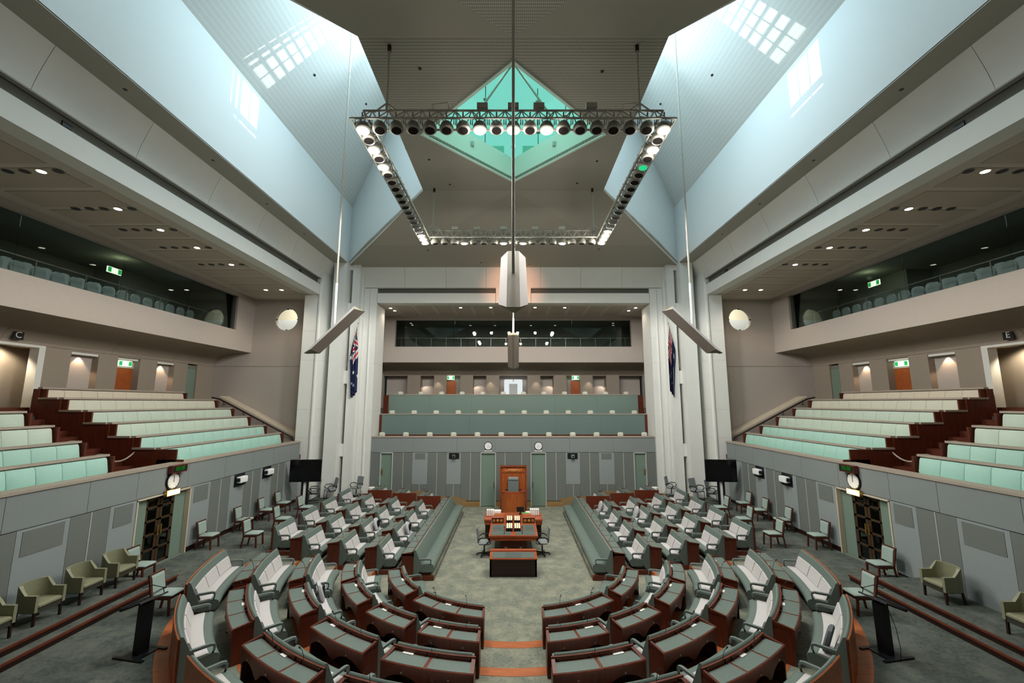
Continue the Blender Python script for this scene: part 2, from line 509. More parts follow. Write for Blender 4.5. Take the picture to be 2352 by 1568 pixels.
# ================================================================ lower side walls
WX = 10.65
WTOP = 3.61
def side_wall(sx):
    nm = 'wall_' + SIDE[sx]
    w = empty(nm, kind='structure')
    dy0, dy1 = 12.55, 14.6
    mb = MB()
    mb.box(sx * (WX + 0.05), sx * (WX + 0.35), 2.0, dy0, 0.5, WTOP - 0.06)
    mb.box(sx * (WX + 0.05), sx * (WX + 0.35), dy1, 21.75, 0.5, WTOP - 0.06)
    mb.box(sx * (WX + 0.05), sx * (WX + 0.35), dy0, dy1, 2.75, WTOP - 0.06)
    mb.build('backing', M_WALLB, w)
    mb = MB(); mb.box(sx * (WX - 0.03), sx * (WX + 0.42), 2.0, 21.76, WTOP - 0.06, WTOP)
    mb.build('timber_cap', M_CAP, w)
    # upper band of fabric panels
    ys = [2.0, 4.6, 7.0, 9.3, 11.1, 12.5, 14.4, 16.2, 17.9, 19.4, 20.9, 21.74]
    for a, b in zip(ys, ys[1:]):
        mb = MB(); mb.box(sx * WX, sx * (WX + 0.05), a + 0.005, b - 0.005, 2.79, WTOP - 0.07)
        mb.build('panel', M_WALLA, w)
    def pan(a, b, z0, z1, m, t=0.05):
        mb = MB(); mb.box(sx * (WX + 0.05 - t), sx * (WX + 0.05), a + 0.004, b - 0.004, z0, z1)
        mb.build('panel', m, w)
    lay = [(2.0, 3.1, 'D'), (3.1, 4.2, 'L'), (4.2, 6.3, 'D'), (6.3, 7.4, 'L'), (7.4, 9.6, 'D'), (9.6, 10.72, 'V'), (10.72, 11.75, 'D'), (11.75, 12.55, 'V'),
           (14.62, 15.52, 'V'), (15.52, 16.56, 'D'), (16.56, 17.40, 'L'), (17.40, 18.50, 'D'), (18.50, 19.34, 'L'), (19.34, 20.40, 'D'), (20.40, 21.74, 'L')]
    for a, b, t in lay:
        if t == 'D':
            m = (a + b) / 2
            pan(a, m, 0.86, 2.77, M_WALLB, 0.045); pan(m, b, 0.86, 2.77, M_WALLB, 0.045)
            mb = MB(); mb.box(sx * (WX - 0.005), sx * (WX + 0.05), m - 0.012, m + 0.012, 0.86, 2.77)
            mb.build('rib', M_RIB, w)
        elif t == 'L':
            pan(a, b, 0.86, 2.77, M_WALLC)
        else:
            pan(a, b, 0.86, 2.77, M_WALLC, 0.045)
            mb = MB(); mb.box(sx * (WX - 0.004), sx * (WX + 0.04), a + 0.12, b - 0.12, 2.2, 2.72)
            mb.build('vent_panel', M_WALLB, w)
    mb = MB()
    mb.box(sx * (WX + 0.02), sx * (WX + 0.06), 14.62, 21.74, 0.70, 0.86)
    mb.box(sx * (WX + 0.02), sx * (WX + 0.06), 2.0, 12.55, 0.70, 0.86)
    struct(mb, 'baseboard_' + SIDE[sx], M_DARKW)
    # glazed timber double door
    d = empty('door_%d' % (1 if sx < 0 else 2), kind='structure')
    mb = MB()
    for y in (dy0, dy1 - 0.05):
        mb.box(sx * (WX - 0.01), sx * (WX + 0.7), y, y + 0.05, 0.70, 2.75)
    mb.box(sx * (WX - 0.01), sx * (WX + 0.7), dy0, dy1, 2.72, 2.77)
    mb.build('door_frame', M_TANP, d)
    for a, b in ((dy0 + 0.05, dy0 + 0.5), (dy1 - 0.5, dy1 - 0.05)):
        mb = MB(); mb.box(sx * (WX + 0.14), sx * (WX + 0.20), a, b, 0.71, 2.72)
        mb.build('side_panel', M_DOORG, d)
    mid = (dy0 + dy1) / 2
    for a, b in ((dy0 + 0.5, mid - 0.01), (mid + 0.01, dy1 - 0.5)):
        mb = MB()
        X0, X1 = sx * (WX + 0.16), sx * (WX + 0.22)
        mb.box(X0, X1, a, a + 0.09, 0.72, 2.70); mb.box(X0, X1, b - 0.09, b, 0.72, 2.70)
        zz = [0.72, 1.15, 1.58, 1.98, 2.36]
        for z in zz + [2.62]:
            mb.box(X0, X1, a, b, z, z + 0.06)
        leaf = mb.build('door_leaf', M_DOORW, d)
        mb = MB()
        for z, z2 in zip(zz, zz[1:] + [2.62]):
            mb.box(sx * (WX + 0.185), sx * (WX + 0.195), a + 0.09, b - 0.09, z + 0.06, z2)
        mb.build('pane', M_DARKG, leaf)
        h = MB(); yy = (b - 0.045) if a < mid - 0.1 and b < mid + 0.1 else (a + 0.045)
        h.tube([(sx * (WX + 0.10), yy, 1.55), (sx * (WX + 0.10), yy, 1.85)], 0.018)
        h.tube([(sx * (WX + 0.16), yy, 1.6), (sx * (WX + 0.10), yy, 1.6)], 0.01)
        h.tube([(sx * (WX + 0.16), yy, 1.8), (sx * (WX + 0.10), yy, 1.8)], 0.01)
        h.build('door_handle', M_BRASS, leaf)
    mb = MB(); mb.box(sx * (WX + 2.0), sx * (WX + 2.1), dy0 - 1, dy1 + 1, 0.7, 3.0); mb.box(sx * (WX + .35), sx * (WX + 2.1), dy0 - 1, dy1 + 1, 2.95, 3.0)
    mb.box(sx * (WX + .35), sx * (WX + 2.1), dy0 - 1, dy1 + 1, 0.65, 0.705)
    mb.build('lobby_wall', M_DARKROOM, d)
for sx in (-1, 1):
    side_wall(sx)

# ================================================================ back wall
YB = 23.8
wb = empty('wall_back', kind='structure')
mb = MB()
segs = [(-7.82, -7.22), (-6.58, -1.76), (-0.97, 0.97), (1.76, 6.58), (7.22, 7.82)]
for a, b in segs:
    mb.box(a, b, YB + 0.05, YB + 0.3, 0, 2.80)
mb.box(-7.82, 7.82, YB + 0.05, YB + 0.3, 2.80, 3.62)
mb.build('backing', M_WALLB, wb)
mb = MB(); mb.box(-7.84, 7.84, YB - 0.03, YB + 0.4, 3.62, 3.68); mb.build('timber_cap', M_CAP, wb)
xs = [-7.82, -5.46, -3.08, -1.0, 1.0, 3.08, 5.46, 7.82]
for a, b in zip(xs, xs[1:]):
    mb = MB(); mb.box(a + 0.004, b - 0.004, YB, YB + 0.05, 2.84, 3.615); mb.build('panel', M_WALLA, wb)
def bpan(a, b, z0, z1, m, t):
    mb = MB(); mb.box(a + 0.004, b - 0.004, YB + 0.05 - t, YB + 0.05, z0, z1); mb.build('panel', m, wb)
def brib(x, z0, z1=2.82):
    mb = MB(); mb.box(x - 0.012, x + 0.012, YB - 0.005, YB + 0.05, z0, z1); mb.build('rib', M_RIB, wb)
for s in (-1, 1):
    L = lambda a, b: (min(s * a, s * b), max(s * a, s * b))
    def bz(x):   # top of the timber plinth under the panels
        return 0.30 if x < 3 else (0.52 if x < 4.4 else 0.80)
    for a, b, t in ((0.0, 0.45, 'D'), (0.45, 0.97, 'D'), (1.76, 2.33, 'D'), (2.33, 2.85, 'D'), (3.63, 4.16, 'D'), (4.16, 4.66, 'D'), (5.50, 6.0, 'D'), (6.0, 6.58, 'D'), (7.22, 7.80, 'D'),
                    (2.85, 3.63, 'L'), (4.66, 5.50, 'L')):
        x0, x1 = L(a, b)
        if t == 'D':
            bpan(x0, x1, bz(a), 2.82, M_WALLB, 0.04)
        else:
            m = (x0 + x1) / 2
            bpan(x0, x1, 1.15, 2.82, M_WALLC, 0.05)
            bpan(x0, m, bz(a), 1.14, M_WALLB, 0.04); bpan(m, x1, bz(a), 1.14, M_WALLB, 0.04); brib(m, bz(a), 1.14)
            if t == 'L' and a > 4:
                mb = MB(); mb.box(x0 + 0.14, x1 - 0.14, YB - 0.004, YB + 0.03, 2.45, 2.78); mb.build('vent_panel', M_WALLB, wb)
    for x in (0.45, 2.33, 4.16, 6.0):
        brib(s * x, bz(x))
    mb = MB()
    for a, b in ((0.0, 0.97), (1.76, 2.55), (2.55, 3.0), (3.0, 4.4), (4.4, 6.58), (7.22, 7.8)):
        x0, x1 = L(a, b)
        mb.box(x0, x1, YB - 0.012, YB + 0.05, 0, {0.0: 0.26, 1.76: 0.26, 2.55: 0.42, 3.0: 0.52, 4.4: 0.80, 7.22: 0.86}[a])
    mb.build('timber_plinth', M_TAN, wb)
# green doors in the back wall
n = 3
for xc, w, z0, z1, hs in ((-6.9, 0.64, 0.7, 2.80, -1), (-1.365, 0.79, 0.0, 2.80, 1), (1.365, 0.79, 0.0, 2.80, -1), (6.9, 0.64, 0.7, 2.80, 1)):
    d = empty('door_%d' % n, kind='structure'); n += 1
    mb = MB()
    a, b = xc - w / 2, xc + w / 2
    mb.box(a - 0.03, a + 0.02, YB - 0.03, YB + 0.2, z0, z1); mb.box(b - 0.02, b + 0.03, YB - 0.03, YB + 0.2, z0, z1); mb.box(a, b, YB - 0.03, YB + 0.2, z1 - 0.02, z1 + 0.03)
    mb.build('door_frame', M_RIB, d)
    mb = MB(); mb.box(a + 0.02, b - 0.02, YB + 0.06, YB + 0.12, z0 + 0.01, z1 - 0.02); mb.build('door_leaf', M_DOORG, d)
    mb = MB(); x = xc + hs * (w / 2 - 0.08); mb.box(x - 0.03, x + 0.03, YB + 0.02, YB + 0.06, z0 + 0.95, z0 + 1.25); mb.box(x - 0.02, x + 0.02, YB - 0.01, YB + 0.03, z0 + 1.0, z0 + 1.2)
    mb.build('door_handle', M_BRASS if abs(xc) > 5 else M_SLOT, d)

# ================================================================ corner columns
def column(sx):
    c = empty('column', kind='structure')
    def b(x0, x1, y0, y1, z0, z1, m, name):
        mb = MB(); mb.box(sx * x0, sx * x1, y0, y1, z0, z1)
        return mb.build(name, m, c)
    zt = 13.15
    for z0, z1 in zip((0.7, 3.755, 5.175, 7.705, 9.245), (3.75, 5.17, 7.70, 9.24, zt)):
        b(-11.07, -10.2, 22.0, 23.6, z0, z1, M_COLUMN, 'pier_block')
    for z0, z1 in zip((0.7, 3.665, 5.075, 7.705, 9.155), (3.66, 5.07, 7.70, 9.15, zt)):
        b(-8.5, -7.78, 23.65, 25.2, z0, z1, M_COLUMN, 'pier_block')
    for z in (3.7525, 5.1725, 7.7025, 9.2425):
        b(-11.06, -10.21, 22.012, 23.6, z - 0.006, z + 0.006, M_SLOT, 'joint')
    # round ribs at the pier edges
    mb = MB(); mb.tube([(sx * -10.27, 22.03, 0.7), (sx * -10.27, 22.03, 11.9)], 0.10, 12); mb.build('rib', M_PLASTER, c, smooth=True)
    mb = MB(); mb.tube([(sx * -8.13, 23.66, 0.7), (sx * -8.13, 23.66, 11.9)], 0.07, 12); mb.build('rib', M_PLASTER, c, smooth=True)
    b(-9.87, -9.19, 22.6, 23.4, 0.7, 13.3, M_COLUMN, 'fin')
    b(-9.0, -8.58, 23.05, 23.8, 0.7, 13.25, M_COLUMN, 'fin')
    b(-9.19, -9.0, 23.45, 23.8, 0.7, 13.3, M_TANP, 'recess')
    for z0, z1 in ((10.28, 11.0), (6.53, 7.24), (2.7, 3.35), (12.9, 13.25)):
        b(-9.19, -9.0, 23.08, 23.45, z0, z1, M_COLUMN, 'bridge_block')
    b(-10.2, -9.87, 23.3, 23.8, 0.7, 13.15, M_TANP, 'recess')
    b(-8.6, -8.48, 23.4, 23.8, 0.7, 13.15, M_COLUMN, 'recess')
for sx in (1, -1):
    column(sx)
# ================================================================ beams, bulkheads and bands
M_CEILR = ribbed('ceiling_slats', 'a8a498', '4c4a42', 0.10, 0.045, (0, 1, 0), (1, 0, 0), 0.65)
M_CEILR2 = ribbed('ceiling_slats_cross', 'a8a498', '4c4a42', 0.10, 0.045, (0.7, 0.7, 0), (0.7, -0.7, 0), 0.4)
M_ROOFR = ribbed('roof_slats', 'd9dcd8', '8f9a9c', 0.11, 0.05, (0, 0, 1), (0, 1, 0), 0.22)
BX = 10.3
Y0 = 2.4
def side_upper(sx):
    w = empty('wall_%s_upper' % SIDE[sx], kind='structure')
    yb = 22.0
    mb = MB(); mb.box(sx * BX, sx * (BX + 0.5), Y0, yb, 11.20, 11.76); mb.build('beam', M_PLASTER, w)
    mb = MB(); mb.box(sx * (BX + 0.16), sx * (BX + 0.3), Y0, yb, 11.76, 12.10); mb.build('air_slot', M_SLOT, w)
    for y in (9.0, 20.0):
        mb = MB(); mb.box(sx * (BX + 0.13), sx * (BX + 0.17), y, y + 0.22, 11.86, 11.98); mb.build('air_outlet', M_BLACK, w)
    # bulkhead, gently concave, in precast lengths
    ys = [Y0, 5.6, 8.2, 10.75, 13.5, 16.2, 18.9, 21.6, 23.3]
    for a, b in zip(ys, ys[1:]):
        mb = MB()
        prof = []
        for i in range(9):
            t = i / 8
            prof.append((BX - 0.37 * t ** 1.25, 12.10 + 1.08 * t))
        prof += [(BX + 0.4, 13.18), (BX + 0.4, 12.10)]
        mb.extrude([(sx * x, a + 0.006, z) for x, z in prof], (0, b - a - 0.012, 0))
        mb.build('bulkhead', M_PLASTER, w, smooth=True)
    mb = MB(); mb.box(sx * (BX + 0.03), sx * (BX + 0.3), Y0, 23.3, 12.08, 13.1); mb.build('backing', M_SLOT, w)
    mb = MB(); mb.box(sx * (BX - 0.035), sx * (BX + 0.1), Y0, 22.1, 12.07, 12.105); mb.build('edge_trim', M_BAND, w)
    mb = MB(); mb.box(sx * 9.2, sx * (BX + 0.2), Y0, 22.65, 13.17, 13.22); mb.build('ceiling_band', M_BAND, w)
    for y in (6.6, 9.5, 12.6, 15.6, 18.6):
        mb = MB(); mb.lathe((sx * 9.6, y, 13.165), [(0.05, 0), (0.04, 0.01)], 10); mb.build('sprinkler', M_BLACK, w)
for sx in (-1, 1):
    side_upper(sx)

w = empty('wall_back_upper', kind='structure')
BY = 23.6
for a, b in ((-7.75, -1.02), (1.02, 7.75)):
    mb = MB(); mb.box(a, b, BY, BY + 0.5, 11.13, 11.70); mb.build('beam', M_PLASTER, w)
    mb = MB(); mb.box(a, b, BY + 0.16, BY + 0.3, 11.70, 12.0); mb.build('air_slot', M_SLOT, w)
    mb = MB(); mb.box(a, b, BY - 0.02, BY + 0.1, 11.97, 12.02); mb.build('edge_trim', M_BAND, w)
mb = MB(); mb.box(-1.0, 1.0, BY, BY + 0.5, 11.13, 12.02); mb.build('beam', M_PLASTER, w)
xs = [-8.6, -6.2, -3.85, -1.55, 1.55, 3.85, 6.2, 8.6]
for a, b in zip(xs, xs[1:]):
    mb = MB()
    prof = [(BY - 0.30 * (i / 8) ** 2.2, 12.02 + 1.15 * i / 8) for i in range(9)] + [(BY + 0.4, 13.17), (BY + 0.4, 12.02)]
    mb.extrude([(a + 0.006, y, z) for y, z in prof], (b - a - 0.012, 0, 0)); mb.build('bulkhead', M_PLASTER, w, smooth=True)
mb = MB(); mb.box(-8.6, 8.6, BY + 0.03, BY + 0.35, 12.0, 13.1); mb.build('backing', M_SLOT, w)

# ================================================================ central ceiling
ceil = empty('ceiling', kind='structure')
CY0 = 13.0
ZC = 14.36
H = 3.8
DR = 2.98
A_, B_, C_, D_ = (-H, 9.2), (-H, 16.8), (-9.2, 22.9), (-9.2, 3.2)
mb = MB()
cx = [(H, H), (-H, H), (-H, -H), (H, -H)]
dm = [(DR, 0), (0, DR), (-DR, 0), (0, -DR)]
mm = [(H, 0), (0, H), (-H, 0), (0, -H)]
for i in range(4):
    j = (i + 1) % 4
    pts = [dm[i], mm[i], cx[i], mm[j], dm[j]]
    mb.extrude([(x, y + CY0, ZC) for x, y in pts], (0, 0, 0.12))
mb.build('ceiling_square', M_CEILR, ceil)
def slope(y): return ZC - 0.187 * max(0, abs(y - CY0) - H)
# back slope: slatted fields with a contrasting triangle
def cpoly(pts, name, m):
    mb = MB(); mb.extrude([(x, y, slope(y)) for x, y in pts], (0, 0, 0.12)); mb.build(name, m, ceil)
apex, bl, br = (0, 16.85), (-4.7, 21.0), (4.7, 21.0)
cpoly([(0, 16.8), bl, br], 'ceiling_triangle', M_CEILR)
cpoly([(-H, 16.8), (0, 16.8), bl, (-7.6, 21.0)], 'ceiling_field', M_CEILR2)
cpoly([(0, 16.8), (H, 16.8), (7.6, 21.0), br], 'ceiling_field', M_CEILR2)
cpoly([(-7.6, 21.0), (7.6, 21.0), (9.2, 22.9), (9.2, 23.8), (-9.2, 23.8), (-9.2, 22.9)], 'ceiling_edge', M_CEILR)
# near slope: plain board with a slatted triangle
cpoly([(0, 9.2), (-4.6, 4.9), (4.6, 4.9)], 'ceiling_triangle', M_CEILR)
cpoly([(-H, 9.2), (-7.6, 4.9), (-4.6, 4.9), (0, 9.2)], 'ceiling_field', M_CEIL)
cpoly([(H, 9.2), (0, 9.2), (4.6, 4.9), (7.6, 4.9)], 'ceiling_field', M_CEIL)
cpoly([(-7.6, 4.9), (-9.2, 3.2), (-9.2, 2.2), (9.2, 2.2), (9.2, 3.2), (7.6, 4.9)], 'ceiling_edge', M_CEIL)
for x, y in ((-2.5, 10.2), (2.4, 10.3), (-3.1, 14.5), (3.1, 14.6), (-2.6, 16.3), (2.6, 16.2), (-4.5, 21.5), (4.5, 21.4), (0.9, 23.0), (-1.8, 22.8)):
    mb = MB(); mb.lathe((x, y, slope(y) - 0.015), [(0.045, 0), (0.045, 0.03)], 10); mb.build('sprinkler', M_BLACK, ceil)

# ================================================================ skylight wells on both sides
def well(sx):
    s = empty('skylight', kind='structure')
    s.name = 'skylight'
    def P(x, y, z): return (-sx * x, y, z)
    zr = lambda x: 16.54 + 0.853 * (x + 9.2)
    def wall(pts, name, m, thick):
        mb = MB(); mb.extrude(pts, thick); return mb.build(name, m, s)
    wall([P(-9.2, 3.2, 13.20), P(-9.2, 22.9, 13.20), P(-9.2, 22.9, 16.54), P(-9.2, 3.2, 16.54)], 'outer_wall', M_WELL, (sx * 0.12, 0, 0))
    for (x1, y1), (x0, y0), dy in ((C_, B_, 0.12), (D_, A_, -0.12)):
        wall([P(x0, y0, ZC), P(x1, y1, 13.17), P(x1, y1, 16.54), P(x0, y0, zr(-H))], 'end_wall', M_WELL, (0, dy, 0))
    # pale reveal on the edge of the central ceiling
    wall([P(-9.2, 3.2, 16.54), P(-9.2, 22.9, 16.54), P(-3.7, 16.8, zr(-3.7)), P(-3.7, 9.2, zr(-3.7))], 'roof_slope', M_ROOFR, (0, 0, 0.12))
    # clerestory window with glazing bars
    wall([P(-H + 0.1, 9.2, ZC + 0.1), P(-H + 0.1, 16.8, ZC + 0.1), P(-H + 0.1, 16.8, 15.7), P(-H + 0.1, 9.2, 15.7)], 'window_sill', M_WELL, (-sx * -0.1, 0, 0))
    mb = MB(); mb.box(-sx * (-H + 0.12), -sx * (-H + 0.13), 9.2, 16.8, 15.7, 21.0); mb.build('window_pane', M_CLEARG, s)
    for i in range(7):
        y = 9.25 + i * 7.5 / 6
        mb = MB(); mb.box(-sx * (-H + 0.05), -sx * (-H + 0.15), y - 0.04, y + 0.04, 15.7, 21.0); mb.build('glazing_bar', M_WHITE, s)
    for z in (15.74, 17.4, 19.2):
        mb = MB(); mb.box(-sx * (-H + 0.05), -sx * (-H + 0.15), 9.2, 16.8, z - 0.04, z + 0.04); mb.build('glazing_bar', M_WHITE, s)
    for y, x in ((6.8, -6.9), (10.2, -6.3), (14.6, -7.6), (17.3, -6.6), (12.1, -5.6)):
        mb = MB(); mb.lathe(P(x, y, zr(x) - 0.03), [(0.05, 0), (0.05, 0.04)], 10); mb.build('sprinkler', M_BLACK, s)
for sx in (1, -1):
    well(sx)
# sun screens behind one bay of each clerestory: a plate with a barred opening
for sx, yc in ((-1, 13.25), (1, 12.25)):
    f = empty('beam_mask', kind='structure')
    X0, X1 = sx * 3.50, sx * 3.55
    w_, z0, z1 = 0.30, 17.38, 19.05
    mb = MB()
    mb.box(X0, X1, yc - 2.6, yc - w_, 14.6, 21.0); mb.box(X0, X1, yc + w_, yc + 2.6, 14.6, 21.0)
    mb.box(X0, X1, yc - w_, yc + w_, 14.6, z0); mb.box(X0, X1, yc - w_, yc + w_, z1, 21.0); mb.box(X0, X1, yc - w_, yc + w_, 18.04, 18.16)
    mb.build('plate', M_WHITE, f)
    mb = MB()
    for i in range(1, 9):
        z = 18.16 + (z1 - 18.16) * i / 9; mb.box(X0, X1, yc - w_, yc + w_, z - 0.012, z + 0.012)
    for i in range(1, 3):
        y = yc - w_ + 2 * w_ * i / 3; mb.box(X0, X1, y - 0.012, y + 0.012, z0, z1)
    mb.build('bar', M_WHITE, f)

# ================================================================ glass lantern over the diamond opening
lan = empty('lantern_window', kind='structure')
def ring(r, z): return [(r, CY0, z), (0, CY0 + r, z), (-r, CY0, z), (0, CY0 - r, z)]
r0 = DR
M_CURB = mat('lantern_curb', 'cfe6da', rough=0.7, spec=0.2)
a, b = ring(r0, ZC - 0.04), ring(r0, ZC + 0.95)
a2, b2 = ring(r0 + 0.12, ZC - 0.04), ring(r0 + 0.12, ZC + 0.95)
for i in range(4):
    j = (i + 1) % 4
    mb = MB(); mb.add([a[i], a[j], b[j], b[i], a2[i], a2[j], b2[j], b2[i]], [(0, 1, 2, 3), (4, 7, 6, 5), (0, 4, 5, 1), (3, 2, 6, 7)])
    mb.build('curb', M_CURB, lan)
zg0, zg1 = ZC + 0.95, ZC + 3.3
for i in range(4):
    j = (i + 1) % 4
    p0, p1 = Vector(a[i]), Vector(a[j])
    cuts = [0, 0.36, 0.68, 1.0]
    for t0, t1 in zip(cuts, cuts[1:]):
        q0, q1 = p0.lerp(p1, t0 + 0.004), p0.lerp(p1, t1 - 0.004)
        nrm = Vector((p1.y - p0.y, p0.x - p1.x, 0)).normalized() * 0.02
        mb = MB(); mb.extrude([(q0.x, q0.y, zg0), (q1.x, q1.y, zg0), (q1.x, q1.y, zg1), (q0.x, q0.y, zg1)], nrm)
        mb.build('pane', M_GREENG, lan)
        m_ = p0.lerp(p1, t0)
        mb = MB(); mb.bar((m_.x, m_.y, zg0), (m_.x, m_.y, zg1), 0.03); mb.build('mullion', M_SLOT, lan)
        for z in (zg0 + 0.5, zg0 + 1.8):
            mb = MB(); mb.lathe((m_.x, m_.y, z - 0.05), [(0.03, 0), (0.085, 0.03), (0.085, 0.08), (0.03, 0.1)], 12); mb.build('glass_clamp', M_STEEL, lan)
# glass roof and cross braces
rr = ring(r0, zg1)
mb = MB()
mb.extrude(rr, (0, 0, 0.02)); mb.build('roof_pane', M_GREENG, lan)
for p, q in (((-1.5, CY0 + 1.5), (1.5, CY0 - 1.5)), ((1.5, CY0 + 1.5), (-1.5, CY0 - 1.5))):
    mb = MB(); mb.tube([(p[0], p[1], zg1 - 0.05), (0, CY0, zg1 - 0.5), (q[0], q[1], zg1 - 0.05)], 0.05, 8); mb.build('brace', M_STEEL, lan)
mb = MB(); mb.tube([(0, CY0 + r0, zg0 + .2), (0, CY0, zg1 - 0.5), (0, CY0 - r0, zg0 + .2)], 0.035, 8); mb.build('brace', M_STEEL, lan)
for (x, y) in ((1.5, CY0 + 1.44), (-1.5, CY0 + 1.44), (2.3, CY0 + .62), (-2.3, CY0 + .62)):
    mb = MB(); mb.box(x - 0.05, x + 0.05, y - 0.05, y + 0.05, ZC + 0.5, ZC + 0.66); mb.build('light_fitting', M_STEEL, lan)
# white roof structure standing around the lantern, seen through its glass
for sx in (-1, 1):
    for x, y in ((2.55, CY0 + 1.5), (3.4, CY0 + 1.1)):
        mb = MB(); mb.box(sx * x, sx * (x + 0.5), y, y + 0.12, ZC + 0.2, ZC + 3.0); mb.build('roof_fin', M_WELL, lan)
    mb = MB(); mb.box(sx * 0.4, sx * 3.4, CY0 + 3.9, CY0 + 4.0, ZC + 0.15, ZC + 2.1); mb.build('roof_upstand', M_CURB, lan)
for p, q in (((-1.49, CY0 + 1.42), (1.49, CY0 - 1.42)), ((1.49, CY0 + 1.42), (-1.49, CY0 - 1.42))):
    mb = MB(); mb.tube([(p[0], p[1], zg0 + 0.6), (0, CY0, zg0 + 1.7), (q[0], q[1], zg0 + 0.6)], 0.04, 8); mb.build('brace', M_STEEL, lan)
mb = MB(); mb.lathe((0, CY0, zg0 + 1.55), [(0.05, 0), (0.14, 0.06), (0.14, 0.16), (0.05, 0.25)], 14); mb.build('brace_hub', M_STEEL, lan)

# ================================================================ enclosing roof, near end and outer shell
sh = empty('wall_near', kind='structure')
mb = MB(); mb.box(-17.2, 17.2, -6.2, -6.0, 3, 12); mb.build('gallery_wall', M_BEIGE, sh)
mb = MB(); mb.box(-17.2, 17.2, -6.0, 2.4, 11.2, 11.3); mb.build('gallery_soffit', M_SOFFIT, sh)
mb = MB(); mb.box(-10.8, 10.8, 2.1, 2.4, 11.2, 13.3); mb.build('bulkhead', M_PLASTER, sh)
mb = MB(); mb.box(-10.8, 10.8, 2.0, 2.3, 0.5, 3.6); mb.build('lower_wall', M_WALLA, sh)
mb = MB(); mb.box(-17.2, 17.2, -6.0, 2.0, 3.3, 3.4); mb.build('gallery_floor', M_CARPET2, sh)
for sx in (-1, 1):
    mb = MB(); mb.box(sx * 10.65, sx * 17.2, 1.8, 2.0, 3, 12); mb.build('gallery_wall', M_BEIGE, sh)

# outer masonry that closes the gaps behind the columns and galleries
mb = MB()
for x0, x1, y0, y1 in ((-21.2, -21.0, -6.2, 33.2), (21.0, 21.2, -6.2, 33.2), (-21.2, 21.2, 33.0, 33.2), (-21.2, 21.2, -6.4, -6.2)):
    mb.box(x0, x1, y0, y1, -0.3, 14.3)
mb.build('outer_masonry', M_DARKROOM, sh)
mb = MB()
mb.box(-21.2, 21.2, -6.4, 33.2, -0.4, -0.06)
for sx in (-1, 1):
    mb.box(sx * 10.66, sx * 21, -6, 33, -0.1, 0.70); mb.box(sx * 7.83, sx * 10.7, 23.81, 33, -0.1, 0.70)
    mb.box(sx * 10.85, sx * 21.0, -6, 33, 13.3, 13.5)
    mb.box(sx * 9.02, sx * 9.16, 24.3, 30, 0.7, 13.4)
    mb.box(sx * 8.3, sx * 11.2, 24.2, 24.3, 0.7, 13.4)
mb.box(-9.3, 9.3, 23.75, 33, 13.3, 13.5); mb.box(-10.8, 10.8, -6, 2.3, 13.3, 13.5)
mb.build('outer_slab', M_DARKROOM, sh)
# ================================================================ side galleries
GW = 16.4          # wall with the niches
FX = 14.42         # fascia of the upper glass box
RX = [11.55, 12.40, 13.24, 14.10, 14.95, 15.70]
RZ = [4.03, 4.40, 4.84, 5.24, 5.65, 5.99]
YA, YE = 14.2, 21.4
YN = 12.4
M_EXITP = mat('exit_plate', 'e9f4e4', rough=0.5)
def exit_sign(name, c, axis, w, h, label, s=1):
    """lit sign: white box, green running figure panels"""
    r = empty(name, c, label=label, cat='exit sign')
    u = (1, 0, 0) if axis == 'Y' else (0, 1, 0)
    def bb(a0, a1, d0, d1, z0, z1, nm, m):
        mb = MB()
        if axis == 'Y': mb.box(a0, a1, d0, d1, z0, z1)
        else: mb.box(d0, d1, a0, a1, z0, z1)
        return mb.build(nm, m, r)
    bb(-w / 2, w / 2, 0, s * 0.05, -h / 2, h / 2, 'light_box', M_EXITW)
    f = bb(-w * 0.48, -w * 0.24, s * -0.006, s * 0.0, -h * 0.42, h * 0.42, 'pictogram', M_EXITG)
    bb(w * 0.24, w * 0.48, s * -0.006, s * 0.0, -h * 0.42, h * 0.42, 'pictogram', M_EXITG)
    return r

